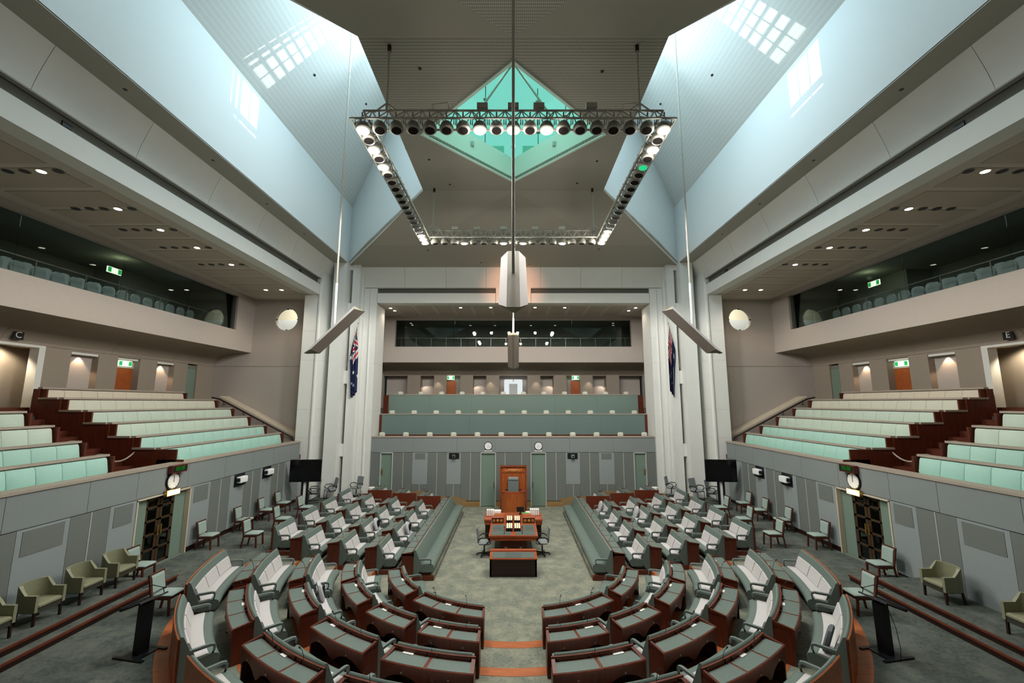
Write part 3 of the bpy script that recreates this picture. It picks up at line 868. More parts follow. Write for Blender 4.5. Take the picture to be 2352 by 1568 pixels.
def gallery(sx):
    nm = SIDE[sx]
    g = empty('wall_%s_gallery' % nm, kind='structure')
    def bx(x0, x1, y0, y1, z0, z1, name, m):
        mb = MB(); mb.box(sx * x0, sx * x1, y0, y1, z0, z1); return mb.build(name, m, g)
    # stepped floors under the seating
    for i in range(6):
        x0 = (10.75 if i == 0 else RX[i - 1] + 0.03)
        for ya_, yb_ in ((4.0, YN), (YA, YE)):
            bx(x0, GW, ya_, yb_, 2.95, RZ[i] - 0.95, 'gallery_tier', M_CARPET2)
    bx(RX[5] + 0.02, GW + 0.1, 4, 23.2, 2.95, RZ[5] - 0.93, 'gallery_tier', M_CARPET2)
    # niche wall: piers between the recesses
    zt, ztop = 7.40, 8.4
    rec = [(15.66, 16.72, 'lit'), (17.55, 18.60, 'door'), (19.5, 20.5, 'lit')]
    ys = [14.75] + [v for r in rec for v in r[:2]] + [21.35]
    for a, b in zip(ys[0::2], ys[1::2]):
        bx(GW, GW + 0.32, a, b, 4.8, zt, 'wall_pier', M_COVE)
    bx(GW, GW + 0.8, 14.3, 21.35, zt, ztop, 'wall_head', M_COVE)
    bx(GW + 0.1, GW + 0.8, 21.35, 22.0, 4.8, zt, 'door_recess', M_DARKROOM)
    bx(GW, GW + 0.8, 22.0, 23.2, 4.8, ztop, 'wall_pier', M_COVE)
    bx(GW + 0.05, GW + 0.1, 21.37, 21.98, 4.9, 7.2, 'side_door', M_DOORG)
    for a, b, t in rec:
        if t == 'lit':
            bx(GW + 0.26, GW + 0.31, a - 0.05, b + 0.05, 5.0, zt + 0.05, 'niche_back', M_BEIGE)
            bx(GW + 0.01, GW + 0.07, a + 0.02, b - 0.02, zt - 0.10, zt - 0.01, 'niche_pelmet', M_PLASTER)
            lamp('SPOT', 'niche_spot', (sx * (GW + 0.12), (a + b) / 2, zt - 0.04), 48, (1.0, 0.70, 0.46), target=(sx * (GW + 0.22), (a + b) / 2, 6.1), spot_size=1.45, spot_blend=0.45, shadow_soft_size=0.02)
        else:
            bx(GW + 0.30, GW + 0.35, a, b, 5.0, zt - 0.4, 'timber_door', M_SPEAK)
            bx(GW + 0.27, GW + 0.35, a, b, zt - 0.42, zt, 'door_head', M_BEIGE)
            bx(GW + 0.08, GW + 0.2, a + 0.02, b - 0.02, zt - 0.10, zt - 0.02, 'niche_pelmet', M_PLASTER)
            lamp('SPOT', 'niche_spot', (sx * (GW + 0.14), (a + b) / 2, zt - 0.04), 18, WARM, target=(sx * (GW + 0.25), (a + b) / 2, 6.0), spot_size=1.5, spot_blend=0.3, shadow_soft_size=0.02)
            exit_sign('exit_sign', (sx * (GW + 0.16), (a + b) / 2, zt - 0.24), 'X', 0.62, 0.22,
                      'lit green and white exit sign over the timber door of the %s public gallery' % nm, s=sx)
    # wide opening with a pale frame
    yo0, yo1 = 11.0, 14.55
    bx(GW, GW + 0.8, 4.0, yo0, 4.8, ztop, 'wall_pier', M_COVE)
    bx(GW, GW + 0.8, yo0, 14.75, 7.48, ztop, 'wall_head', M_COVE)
    bx(GW - 0.03, GW + 0.30, yo1, yo1 + 0.2, 5.0, 7.48, 'opening_frame', M_PLASTER)
    bx(GW - 0.03, GW + 0.30, yo0, yo1, 7.38, 7.52, 'opening_frame', M_PLASTER)
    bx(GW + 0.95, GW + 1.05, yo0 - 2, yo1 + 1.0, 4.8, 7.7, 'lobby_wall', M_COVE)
    bx(GW + 0.33, GW + 2.9, yo0 - 2, yo1 + 1.0, 7.5, 7.6, 'lobby_ceiling', M_BEIGE)
    bx(GW, GW + 1.0, yo0 - 2, yo1 + 1.0, 4.9, 5.0, 'lobby_floor', M_CARPET2)
    bx(GW + 0.33, GW + 1.0, yo1 + 0.9, yo1 + 1.0, 5, 7.6, 'lobby_wall', M_BEIGE)
    bx(GW - 0.02, GW + 0.02, yo0, yo1 + 0.02, 5.0, 5.35, 'timber_kerb', M_WOOD)
    lamp('SPOT', 'lobby_spot', (sx * (GW + 0.5), 14.0, 7.4), 120, (1, 0.85, 0.62), target=(sx * (GW + 0.95), 14.0, 6.0), spot_size=2.4, spot_blend=0.5, shadow_soft_size=0.05)
    # letter plate over the opening
    ch = 'C' if sx < 0 else 'E'
    r = empty('bay_sign', (sx * (GW - 0.17), 13.75, 7.70), label='black plate with white letter %s over the %s gallery opening' % (ch, nm), cat='sign')
    mb = MB(); mb.box(-0.01, 0.01, -0.15, 0.15, -0.15, 0.15); mb.build('plate', M_BLACK, r)
    text_mesh(ch, 0.28, M_PAPER, r, (-sx * 0.012, 0, 0), (PI / 2, 0, -sx * PI / 2), extrude=0.003)
    # coved soffit under the glass box
    for a, b in ((4.0, 9.6), (9.6, 13.4), (13.4, 17.2), (17.2, 20.4), (20.4, 23.2)):
        mb = MB()
        prof = [(FX + 0.02, 8.22), (GW - 1.25, 8.2)]
        for i in range(1, 8):
            an = i / 7 * PI / 2
            prof.append((GW - 1.25 + 1.22 * math.sin(an), 7.46 + 0.74 * math.cos(an)))
        prof += [(GW + 0.1, 7.46), (GW + 0.1, 8.6), (FX + 0.02, 8.6)]
        mb.extrude([(sx * x, a + 0.004, z) for x, z in prof], (0, b - a - 0.008, 0))
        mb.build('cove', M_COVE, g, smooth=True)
    # fascia with the long window
    wy0, wy1, wz0, wz1 = 4.5, 21.75, 9.26, 11.06
    bx(FX, FX + 0.3, 4.0, 23.2, 8.22, wz0, 'fascia', M_BEIGE)
    bx(FX, FX + 0.3, 4.0, 23.2, wz1, 11.3, 'fascia', M_BEIGE)
    bx(FX, FX + 0.3, wy1, 23.2, wz0, wz1, 'fascia', M_BEIGE)
    bx(FX, FX + 0.3, 4.0, wy0, wz0, wz1, 'fascia', M_BEIGE)
    # flat soffit over the seating, with slightly darker boards
    bx(BX + 0.4, FX + 0.3, 3.0, 23.2, 11.24, 11.34, 'soffit', M_SOFFIT)
    y = 8.6
    while y < 22:
        bx(BX + 1.0, FX - 0.5, y, y + 0.95, 11.225, 11.25, 'soffit_panel', M_SOFFIT2)
        y += 1.15
    # end wall with the round window
    cyx, cz, rad = 12.62, 10.10, 0.62
    e = empty('wall_%s_end' % nm, kind='structure')
    mb = MB()
    N = 32
    circ = [(cyx + rad * math.cos(2 * PI * i / N), cz + rad * math.sin(2 * PI * i / N)) for i in range(N)]
    x0, x1, z0, z1 = 10.9, FX + 0.1, 7.48, 11.3
    def edge_pt(i):
        a = 2 * PI * i / N
        c, s_ = math.cos(a), math.sin(a)
        t = min(((x1 - cyx) / c) if c > 1e-6 else ((x0 - cyx) / c if c < -1e-6 else 1e9), ((z1 - cz) / s_) if s_ > 1e-6 else ((z0 - cz) / s_ if s_ < -1e-6 else 1e9))
        return (cyx + c * t, cz + s_ * t)
    outer = [edge_pt(i) for i in range(N)]
    yw = 23.2
    vs = [(sx * x, yw, z) for x, z in circ] + [(sx * x, yw, z) for x, z in outer] + [(sx * x, yw + 0.28, z) for x, z in circ]
    fs = []
    for i in range(N):
        j = (i + 1) % N
        fs += [(i, j, N + j, N + i), (i, 2 * N + i, 2 * N + j, j)]
    mb.add(vs, fs)
    for cx_, cz_ in ((x0, z0), (x0, z1), (x1, z0), (x1, z1)):
        pass
    mb.box(sx * x0, sx * x1, yw + 0.27, yw + 0.3, z0, cz - rad - 0.1); mb.box(sx * x0, sx * x1, yw + 0.27, yw + 0.3, cz + rad + .1, z1)
    mb.build('wall_panel', M_BEIGE, e, fix=False)
    # fill the corners that the fan leaves
    mb = MB(); mb.box(sx * x0, sx * x1, yw + 0.02, yw + 0.26, z0, cz - rad - 0.06); mb.box(sx * x0, sx * x1, yw + 0.02, yw + 0.26, cz + rad + 0.06, z1)
    mb.box(sx * x0, sx * (cyx - rad - 0.06), yw + 0.02, yw + 0.26, z0, z1); mb.box(sx * (cyx + rad + 0.06), sx * x1, yw + 0.02, yw + 0.26, z0, z1)
    mb.build('wall_core', M_BEIGE, e)
    mb = MB(); mb.box(sx * x0, sx * (GW + 0.4), yw, yw + 0.3, 2.5, 7.46); mb.build('wall_panel', M_BEIGE, e)
    mb = MB(); mb.box(sx * x0, sx * (GW + 0.4), yw + 0.02, yw + 0.3, 7.46, 7.48); mb.build('joint', M_SLOT, e)
    mb = MB(); mb.box(sx * (FX + 0.1), sx * (GW + 0.4), yw, yw + 0.3, 7.48, 8.3); mb.build('wall_panel', M_BEIGE, e)
    mb = MB(); mb.box(sx * (FX - 0.7), sx * (FX + 0.3), yw + 0.004, yw + 0.3, 7.48, 8.6); mb.build('wall_panel', M_BEIGE, e)
    # round window: pane, clips and the bright room behind
    wn = empty('window_%d' % (1 if sx < 0 else 2), kind='structure')
    mb = MB(); mb.lathe((sx * cyx, yw + 0.14, cz), [(rad, 0), (rad, 0.012)], 32, 'Y'); mb.build('pane', M_CLEARG, wn)
    for a in (0.0, PI / 2, PI, 3 * PI / 2):
        mb = MB(); x, z = cyx + (rad - 0.03) * math.cos(a), cz + (rad - 0.03) * math.sin(a)
        mb.box(sx * x - 0.03, sx * x + 0.03, yw + 0.05, yw + 0.13, z - 0.03, z + 0.03); mb.build('glass_clip', M_BLACK, wn)
    mb = MB(); mb.box(sx * (cyx - 3), sx * (cyx + 3), yw + 3.2, yw + 3.3, 8, 13); mb.box(sx * (cyx - 3), sx * (cyx + 3), yw + 0.31, yw + 3.3, 12.6, 12.7)
    mb.build('room_wall', M_TANP, wn)
    mb = MB(); mb.box(sx * (cyx - 3), sx * (cyx + 3), yw + 1.9, yw + 3.1, 8.0, 10.43); mb.build('room_balustrade', M_WHITE, wn)
    lamp('AREA', 'corridor_daylight', (sx * cyx, yw + 1.4, 12.5), 260, (1, 0.96, 0.9), rot=(0, 0, 0), shape='RECTANGLE', size=3.0, size_y=1.6)
    # stair parapet and handrail down the end wall
    mb = MB()
    mb.extrude([(sx * 15.4, 22.45, 5.78), (sx * 11.2, 22.45, 3.72), (sx * 11.2, 22.45, 2.9), (sx * 15.4, 22.45, 2.9)], (0, 0.7, 0)); mb.build('stair_parapet', M_BEIGE, e)
    mb = MB()
    mb.extrude([(sx * 15.4, 22.43, 5.86), (sx * 11.2, 22.43, 3.80), (sx * 11.2, 22.43, 3.70), (sx * 15.4, 22.43, 5.76)], (0, 0.75, 0)); mb.build('stair_coping', M_TANP, e)
    r = empty('handrail', (0, 0, 0), label='dark sloping handrail on the stair wall at the end of the %s gallery' % nm, cat='handrail')
    mb = MB(); mb.tube([(sx * 15.7, 22.3, 5.78), (sx * 15.3, 22.3, 5.70), (sx * 11.35, 22.3, 3.72), (sx * 11.3, 22.3, 3.5)], 0.035, 8); mb.build('rail', M_DARKW, r)
    for t in (0.06, 0.33, 0.6, 0.87):
        x, z = 15.3 + (11.35 - 15.3) * t, 5.70 + (3.72 - 5.70) * t
        mb = MB(); mb.tube([(sx * x, 22.3, z), (sx * x, 22.3, z - 0.14), (sx * x, 22.46, z - 0.16)], 0.018, 6); mb.build('bracket', M_DARKW, r)
    # stairs: far end and middle aisle
    for (y0, y1) in ((YE, 22.42), (YN, YA)):
        mb_name = 'gallery_stair'
        st = empty('gallery_stair', kind='structure')
        n = 15
        x, z = 10.72, 2.74
        for i in range(n):
            mb = MB(); mb.box(sx * x, sx * (x + 0.36 + 0.05), y0 + 0.02, y1 - 0.02, max(2.92, z - 0.55) if z > 2.95 else z - 0.01, max(z, 2.92) + 0.02); mb.build('tread', M_STAIR, st)
            x += 0.385; z += 0.183
    # rope across the aisle
    r = MB(); pts = []
    for i in range(13):
        t = i / 12
        pts.append((sx * (11.55 + 0.78 * t), YN + (YA - YN) * t, 3.95 - 0.35 * 4 * t * (1 - t) * 0.5 - 0.02))
    r.tube(pts, 0.022, 6)
    tag(r.build('barrier_rope', M_CAP, smooth=True), 'pale rope slung across the stair aisle of the %s gallery' % nm, 'rope')
    # seating rows
    RN = ['front', 'second', 'third', 'fourth', 'fifth', 'topmost']
    for i in range(6):
        X, Z = RX[i], RZ[i]
        for blk, (ya, yb) in enumerate(((YA, YE if i < 5 else 20.3), (6.2, YN))):
            if blk == 1 and i > 3: continue
            root = empty('gallery_bench', (sx * X, ya, Z - 0.95), label='%s row %s padded bench, %s gallery, %s the stair aisle' %
                         (RN[i], ('mint', 'mint', 'pale green', 'pale green', 'cream', 'warm cream')[i], nm, 'beyond' if blk == 0 else 'on the near side of'),
                         cat='bench', group='padded benches in the public galleries')
            def b2(x0, x1, y0, y1, z0, z1, name, m):
                mb = MB(); mb.box(sx * x0, sx * x1, y0, y1, z0, z1); return mb.build(name, m, root)
            Ln = yb - ya
            b2(0.0, 0.06, 0, Ln, 0.0, 0.94, 'back_board', M_WOODX)
            b2(-0.07, 0.09, -0.02, Ln + 0.02, 0.92, 0.98, 'top_rail', M_CAP)
            b2(-0.55, -0.1, 0.08, Ln - 0.08, 0.12, 0.34, 'seat_box', M_WOODX)
            mb = MB(); mb.rbox(sx * -0.56, sx * -0.1, 0.06, Ln - 0.06, 0.33, 0.45, 0.03); mb.build('seat', M_MINT[i], root)
            n = max(2, round(Ln / 0.62)); p = (Ln - 0.12) / n
            for k in range(n):
                y0 = 0.06 + k * p + 0.004; y1 = 0.06 + (k + 1) * p - 0.004
                mb = MB()
                prof = [(-0.0, 0.44), (-0.15, 0.44), (-0.17, 0.52), (-0.10, 0.84), (-0.06, 0.89), (-0.0, 0.90)]
                def fn(t, d, z, y0=y0, y1=y1):
                    s_ = 1 if 0 < t < 1 else 0
                    yy = y0 + (y1 - y0) * (0.04 * (t > 0) + 0.92 * max(0, min(1, (t - 0.25) / 0.5)) + 0.04 * (t > 0.99)) 
                    return (sx * (d * (1.0 if s_ else 0.86)), yy, z)
                mb.sweep(prof, fn, 4)
                mb.build('seat_back', M_MINT[i], root, smooth=True)
            # wooden end panels that climb to the row behind
            for yy, far in ((-0.05, 0), (Ln, 1)):
                xb = (RX[i + 1] - X) if i < 5 else 0.3
                if i == 5: xb = 0.2
                if blk == 0 and not far:
                    bx(X - (0.62 if i == 0 else 0.0), X + xb, ya + yy, ya + yy + 0.05, Z - 1.4, Z - 0.03, 'aisle_panel', M_WOOD)
                    if i == 0: bx(X - 0.85, X, ya + yy, ya + yy + 0.05, Z - 1.0, Z - 0.35, 'aisle_panel', M_WOOD)
                    if i < 5: bx(X + 0.09, X + xb - 0.02, ya + yy - 0.03, ya + yy + 0.08, Z - 0.03, Z + 0.03, 'aisle_rail', M_CAP)
                    b2(-0.20, 0.06, -0.0, 0.05, 0, 0.92, 'end_panel', M_WOOD)
                else:
                    b2(-0.20, 0.06, yy, yy + 0.05, 0, 0.92, 'end_panel', M_WOOD)
                    b2(-0.60, -0.2, yy, yy + 0.05, 0, 0.44, 'end_panel', M_WOOD)
            if blk == 1 and i < 4:
                b2(0.0, 0.25, Ln - 0.06, Ln + 0.04, 0.92, 0.98, 'top_rail', M_CAP)
    # the dim room behind the long window
    ub = empty('wall_%s_upper_room' % nm, kind='structure')
    def ubx(x0, x1, y0, y1, z0, z1, name, m):
        mb = MB(); mb.box(sx * x0, sx * x1, y0, y1, z0, z1); return mb.build(name, m, ub)
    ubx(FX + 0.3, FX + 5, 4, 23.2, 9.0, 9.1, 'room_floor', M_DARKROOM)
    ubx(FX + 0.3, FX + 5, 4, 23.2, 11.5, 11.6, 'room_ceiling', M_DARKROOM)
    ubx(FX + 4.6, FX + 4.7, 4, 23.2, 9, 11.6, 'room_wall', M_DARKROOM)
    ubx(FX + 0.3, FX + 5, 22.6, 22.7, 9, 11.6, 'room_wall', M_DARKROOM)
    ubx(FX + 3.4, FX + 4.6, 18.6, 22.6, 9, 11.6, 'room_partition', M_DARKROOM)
    wn = empty('window_%d' % (3 if sx < 0 else 4), kind='structure')
    for a, b in ((4.5, 8.2), (8.2, 12.0), (12.0, 15.4), (15.4, 18.7), (18.7, 21.75)):
        mb = MB(); mb.box(sx * (FX + 0.24), sx * (FX + 0.26), a + 0.004, b - 0.004, wz0, wz1); mb.build('pane', M_DARKG, wn)
    mb = MB(); mb.box(sx * (FX + 0.1), sx * (FX + 0.3), wy1 - 0.02, wy1, wz0, wz1); mb.build('window_reveal', M_SLOT, wn)
    r = empty('glass_balustrade', (sx * (FX + 0.75), 0, 9.1), label='glass balustrade with thin steel rail behind the long %s window' % nm, cat='balustrade')
    mb = MB(); mb.box(-0.006, 0.006, 4.5, 22.3, 0.05, 0.86); mb.build('pane', M_CLEARG, r)
    mb = MB(); mb.box(-0.02, 0.02, 4.5, 22.3, 0.86, 0.89); mb.build('rail', M_STEEL, r)
    y = 5.0
    while y < 22.3:
        mb = MB(); mb.box(-0.015, 0.015, y - 0.015, y + 0.015, 0, 0.88); mb.build('post', M_STEEL, r); y += 1.6
    k = 0
    for row, X in enumerate((FX + 1.4, FX + 2.3)):
        y = 12.0 if row == 0 else 12.4
        while y < (20.9 if row == 0 else 18):
            r = empty('gallery_chair', (sx * X, y, 9.1 + 0.28 * row), label='blue grey chair behind the %s glass, %s row, %s from near end' % (nm, ('front', 'second')[row], ordinal(int(round((y - (12.0, 12.4)[row]) / 0.62)))),
                      cat='chair', group='chairs behind the long side windows')
            mb = MB(); mb.rbox(sx * -0.25, sx * 0.22, -0.25, 0.25, 0.38, 0.48, 0.03); mb.build('seat', M_GALCHAIR, r)
            mb = MB()
            mb.extrude([(sx * 0.2, -0.16, 0.45), (sx * 0.2, -0.215, 0.72), (sx * 0.2, -0.19, 0.87), (sx * 0.2, -0.10, 0.95), (sx * 0.2, 0.10, 0.95), (sx * 0.2, 0.19, 0.87), (sx * 0.2, 0.215, 0.72), (sx * 0.2, 0.16, 0.45)], (sx * 0.08, 0, 0))
            mb.build('backrest', M_GALCHAIR, r)
            mb = MB(); mb.box(-0.05, 0.05, -0.05, 0.05, 0, 0.38); mb.box(-0.2, 0.2, -0.2, 0.2, 0, 0.03); mb.build('pedestal', M_SLOT, r)
            y += 0.62
    exit_sign('exit_sign', (sx * (FX + 2.2), 17.1 if sx < 0 else 19.0, 10.95), 'X', 0.62, 0.24, 'green exit sign glowing in the dark room behind the long %s window' % nm, s=sx)
    lamp('POINT', 'exit_glow', (sx * (FX + 2.0), 17.1 if sx < 0 else 19.0, 11.2), 9, (0.9, 1.0, 0.6), shadow_soft_size=0.1)
    lamp('AREA', 'room_glow', (sx * (FX + 1.3), 14.0, 11.4), 70, (0.95, 1.0, 0.97), rot=(0, 0, 0), shape='RECTANGLE', size=2.0, size_y=12.0)
    # ceiling downlights over the gallery
    rows = [(9.88, 2), (11.95, 3), (13.5, 3), (15.15, 3), (17.1, 3)]
    j = 0
    for yy, lit in rows:
        for k in range(5):
            x = 11.36 + 0.42 * k
            is_lit = (k == 1)
            r = empty('downlight', (sx * x, yy, 11.224), label='%s downlight in the %s gallery soffit, %s row from the near end, %s from beam' % ('lit' if is_lit else 'dark', nm, ordinal(j), ordinal(k)),
                      cat='downlight', group='downlights in the side gallery soffits')
            mb = MB(); mb.lathe((0, 0, -0.012), [(0.115, 0), (0.115, 0.014)], 14); mb.build('bezel', M_SOFFIT2 if is_lit else M_SLOT, r)
            mb = MB(); mb.lathe((0, 0, -0.018), [(0.09, 0), (0.09, 0.008)], 14); mb.build('lens', M_GLOWD if is_lit else M_BLACK, r)
            if is_lit:
                lamp('SPOT', 'downlight_beam', (sx * x, yy, 11.18), 75, WARM, rot=(0, 0, 0), spot_size=2.2, spot_blend=0.6, shadow_soft_size=0.09)
        j += 1
    for q, x in enumerate((11.85, 12.65)):
        r = empty('downlight', (sx * x, 21.1, 11.224), label='lit recessed downlight near the round window of the %s gallery, %s from the beam' % (nm, ordinal(q)), cat='downlight', group='downlights in the side gallery soffits')
        mb = MB(); mb.lathe((0, 0, -0.012), [(0.115, 0), (0.115, 0.014)], 14); mb.build('bezel', M_SOFFIT2, r)
        mb = MB(); mb.lathe((0, 0, -0.018), [(0.09, 0), (0.09, 0.008)], 14); mb.build('lens', M_GLOWD, r)
        lamp('SPOT', 'downlight_beam', (sx * x, 21.1, 11.18), 75, WARM, rot=(0, 0, 0), spot_size=2.2, spot_blend=0.6, shadow_soft_size=0.09)
for sx in (-1, 1):
    gallery(sx)

# ================================================================ back gallery
g = empty('wall_back_gallery', kind='structure')
def bx(x0, x1, y0, y1, z0, z1, name, m):
    mb = MB(); mb.box(x0, x1, y0, y1, z0, z1); return mb.build(name, m, g)
GX = 8.95
bx(-GX, GX, 24.1, 25.0, 2.0, 2.82, 'gallery_tier', M_CARPET2)
bx(-GX, GX, 25.08, 26.25, 2.0, 4.02, 'gallery_tier', M_CARPET2)
bx(-GX, GX, 26.28, 30.0, 2.0, 5.16, 'gallery_tier', M_CARPET2)
for s in (-1, 1):
    bx(s * GX, s * (GX + 0.2), 24.2, 29.5, 2, 11.2, 'side_wall', M_BEIGE)
FY, NY = 27.45, 29.45
for (y, xw, zt, z0, m) in ((25.0, 7.62, 4.88, 3.3, M_PARAPET), (26.2, 7.62, 6.03, 4.5, M_PARAPET2)):
    n = 6
    for i in range(n):
        a = -xw + 2 * xw * i / n; b = a + 2 * xw / n
        bx(a + 0.003, b - 0.003, y, y + 0.12, z0, zt - 0.05, 'parapet_panel', m)
    bx(-xw - 0.14, xw + 0.14, y - 0.03, y + 0.3, zt - 0.05, zt, 'parapet_cap', M_CAP)
    for s in (-1, 1):
        bx(s * xw, s * (xw + 0.32), y + 0.02, y + 0.9, z0 - 0.4, zt - 0.06, 'parapet_end', M_WOOD)
        for k in range(4):
            bx(s * (xw + 0.3), s * GX, y - 0.9 + 0.25 * k, y - 0.6 + 0.25 * k, z0 - 1.0, z0 - 0.5 + 0.22 * k, 'stair_tread', M_WOODX)
bx(-7.7, 7.7, 24.9, 24.99, 2.7, 3.70, 'timber_front', M_WOOD)
# niche wall
rec = [(-8.9, -7.33, 'plain'), (-6.43, -5.49, 'lit'), (-4.62, -3.68, 'door'), (-2.78, -1.87, 'lit'), (-0.97, 0.97, 'booth'), (1.87, 2.78, 'lit'), (3.68, 4.62, 'door'), (5.49, 6.43, 'lit'), (7.33, 8.9, 'plain')]
xs = [v for r in rec for v in r[:2]]
for a, b in zip(xs[1::2], xs[2::2]):
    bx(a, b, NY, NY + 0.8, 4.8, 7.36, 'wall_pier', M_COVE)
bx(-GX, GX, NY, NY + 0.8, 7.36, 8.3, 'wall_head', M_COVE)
for a, b, t in rec:
    c = (a + b) / 2
    bx(a - 0.05, b + 0.05, NY + 0.7, NY + 0.75, 4.9, 7.4, 'niche_back', M_BEIGE)
    if t == 'lit':
        lamp('SPOT', 'niche_spot', (a + 0.12 if c < 0 else b - 0.12, NY + 0.35, 6.75), 14, WARM, target=(c, NY + 0.72, 5.8), spot_size=2.0, spot_blend=0.4, shadow_soft_size=0.02)
        lamp('SPOT', 'niche_spot', (b + 0.3 if c < 0 else a - 0.3, NY - 0.25, 7.2), 22, WARM, target=(c + (0.75 if c < 0 else -0.75), NY, 5.6), spot_size=1.3, spot_blend=0.8, shadow_soft_size=0.02)
    if t == 'door':
        s = -1 if c < 0 else 1
        x0 = a if s < 0 else b - 0.62
        bx(x0, x0 + 0.62, NY + 0.3, NY + 0.36, 4.9, 7.0, 'timber_door', M_SPEAK)
        exit_sign('exit_sign', (x0 + 0.30, NY - 0.05, 7.22), 'Y', 0.48, 0.26, 'lit exit sign over the timber door %s of the speaker chair, back gallery' % ('left' if s < 0 else 'right'), s=1)
# cove and fascia
mb = MB()
prof = [(FY + 0.02, 8.10), (NY - 1.0, 8.08)] + [(NY - 1.0 + 0.98 * math.sin(i / 7 * PI / 2), 7.42 + 0.66 * math.cos(i / 7 * PI / 2)) for i in range(1, 8)] + [(NY + 0.1, 7.4), (NY + 0.1, 8.5), (FY + 0.02, 8.5)]
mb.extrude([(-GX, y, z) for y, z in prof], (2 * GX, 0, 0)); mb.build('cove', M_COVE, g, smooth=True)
wz0, wz1, wx = 9.13, 10.89, 7.74
bx(-GX, GX, FY, FY + 0.3, 8.10, wz0, 'fascia', M_BEIGE)
bx(-GX, GX, FY, FY + 0.3, wz1, 11.3, 'fascia', M_BEIGE)
for s in (-1, 1):
    bx(s * wx, s * GX, FY, FY + 0.3, wz0, wz1, 'fascia', M_BEIGE)
bx(-GX, GX, BY + 0.4, FY + 0.2, 11.14, 11.24, 'soffit', M_SOFFIT)
x = -7.0
while x < 6.6:
    bx(x, x + 0.95, BY + 1.0, FY - 0.5, 11.125, 11.15, 'soffit_panel', M_SOFFIT2); x += 1.16
ub = empty('wall_back_upper_room', kind='structure')
def ubx(x0, x1, y0, y1, z0, z1, name, m):
    mb = MB(); mb.box(x0, x1, y0, y1, z0, z1); return mb.build(name, m, ub)
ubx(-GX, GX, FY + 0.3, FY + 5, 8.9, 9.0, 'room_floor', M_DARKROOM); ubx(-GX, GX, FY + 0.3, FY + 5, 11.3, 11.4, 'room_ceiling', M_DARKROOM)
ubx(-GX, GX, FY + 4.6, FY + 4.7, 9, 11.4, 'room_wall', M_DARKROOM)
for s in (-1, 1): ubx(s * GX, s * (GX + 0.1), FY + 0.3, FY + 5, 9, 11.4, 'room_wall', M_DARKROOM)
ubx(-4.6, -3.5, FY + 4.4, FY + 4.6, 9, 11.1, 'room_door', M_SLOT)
wn = empty('window_5', kind='structure')
for i in range(4):
    a = -wx + 2 * wx * i / 4; b = a + 2 * wx / 4
    mb = MB(); mb.box(a + 0.004, b - 0.004, FY + 0.22, FY + 0.24, wz0, wz1); mb.build('pane', M_DARKG2, wn)
r = empty('glass_balustrade', (0, FY + 0.7, 8.98), label='glass balustrade with thin steel rail behind the back gallery window', cat='balustrade')
mb = MB(); mb.box(-8.5, 8.5, -0.006, 0.006, 0.05, 0.80); mb.build('pane', M_CLEARG, r)
mb = MB(); mb.box(-8.5, 8.5, -0.02, 0.02, 0.80, 0.83); mb.build('rail', M_STEEL, r)
for i in range(18):
    mb = MB(); mb.box(-8.5 + i - 0.015, -8.5 + i + 0.015, -0.015, 0.015, 0, 0.82); mb.build('post', M_STEEL, r)
lamp('AREA', 'room_glow', (0, FY + 2.2, 11.2), 75, (0.95, 1.0, 0.97), rot=(0, 0, 0), shape='RECTANGLE', size=12.0, size_y=2.0)
# white lit doorway glimpsed in the middle niche
r = empty('doorway_screen', (0, NY - 0.5, 6.58), label='bright white panel with grey square in the middle niche of back gallery', cat='screen')
mb = MB()
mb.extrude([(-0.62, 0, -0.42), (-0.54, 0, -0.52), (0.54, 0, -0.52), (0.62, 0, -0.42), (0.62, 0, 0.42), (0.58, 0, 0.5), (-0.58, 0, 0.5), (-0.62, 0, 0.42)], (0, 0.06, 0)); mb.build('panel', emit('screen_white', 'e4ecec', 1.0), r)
mb = MB(); mb.box(-0.28, 0.28, -0.012, 0, -0.52, 0.2); mb.build('inset', mat('inset_grey', 'b8bcbc'), r)
mb = MB(); mb.box(-0.02, 0.02, -0.02, 0, 0.34, 0.5); mb.box(-0.6, 0.6, -0.0, 0.06, -1.1, -0.52); mb.build('bracket', M_SLOT, r)
# soffit downlights
for i, (x, y) in enumerate(((-7.35, 24.9), (-7.3, 25.6), (-3.14, 24.76), (-1.34, 24.7), (1.29, 24.7), (3.07, 24.76), (7.1, 25.6), (7.3, 24.8))):
    r = empty('downlight', (x, y, 11.124), label='lit recessed downlight in the back gallery soffit, %s from its left end' % ordinal(i), cat='downlight', group='downlights in the back gallery soffit')
    mb = MB(); mb.lathe((0, 0, -0.012), [(0.115, 0), (0.115, 0.014)], 14); mb.build('bezel', M_SOFFIT2, r)
    mb = MB(); mb.lathe((0, 0, -0.018), [(0.085, 0), (0.085, 0.008)], 14); mb.build('lens', M_GLOWD, r)
    lamp('SPOT', 'downlight_beam', (x, y, 11.08), 75 if abs(x) < 5 else 35, WARM, rot=(0, 0, 0), spot_size=2.2, spot_blend=0.6, shadow_soft_size=0.09)
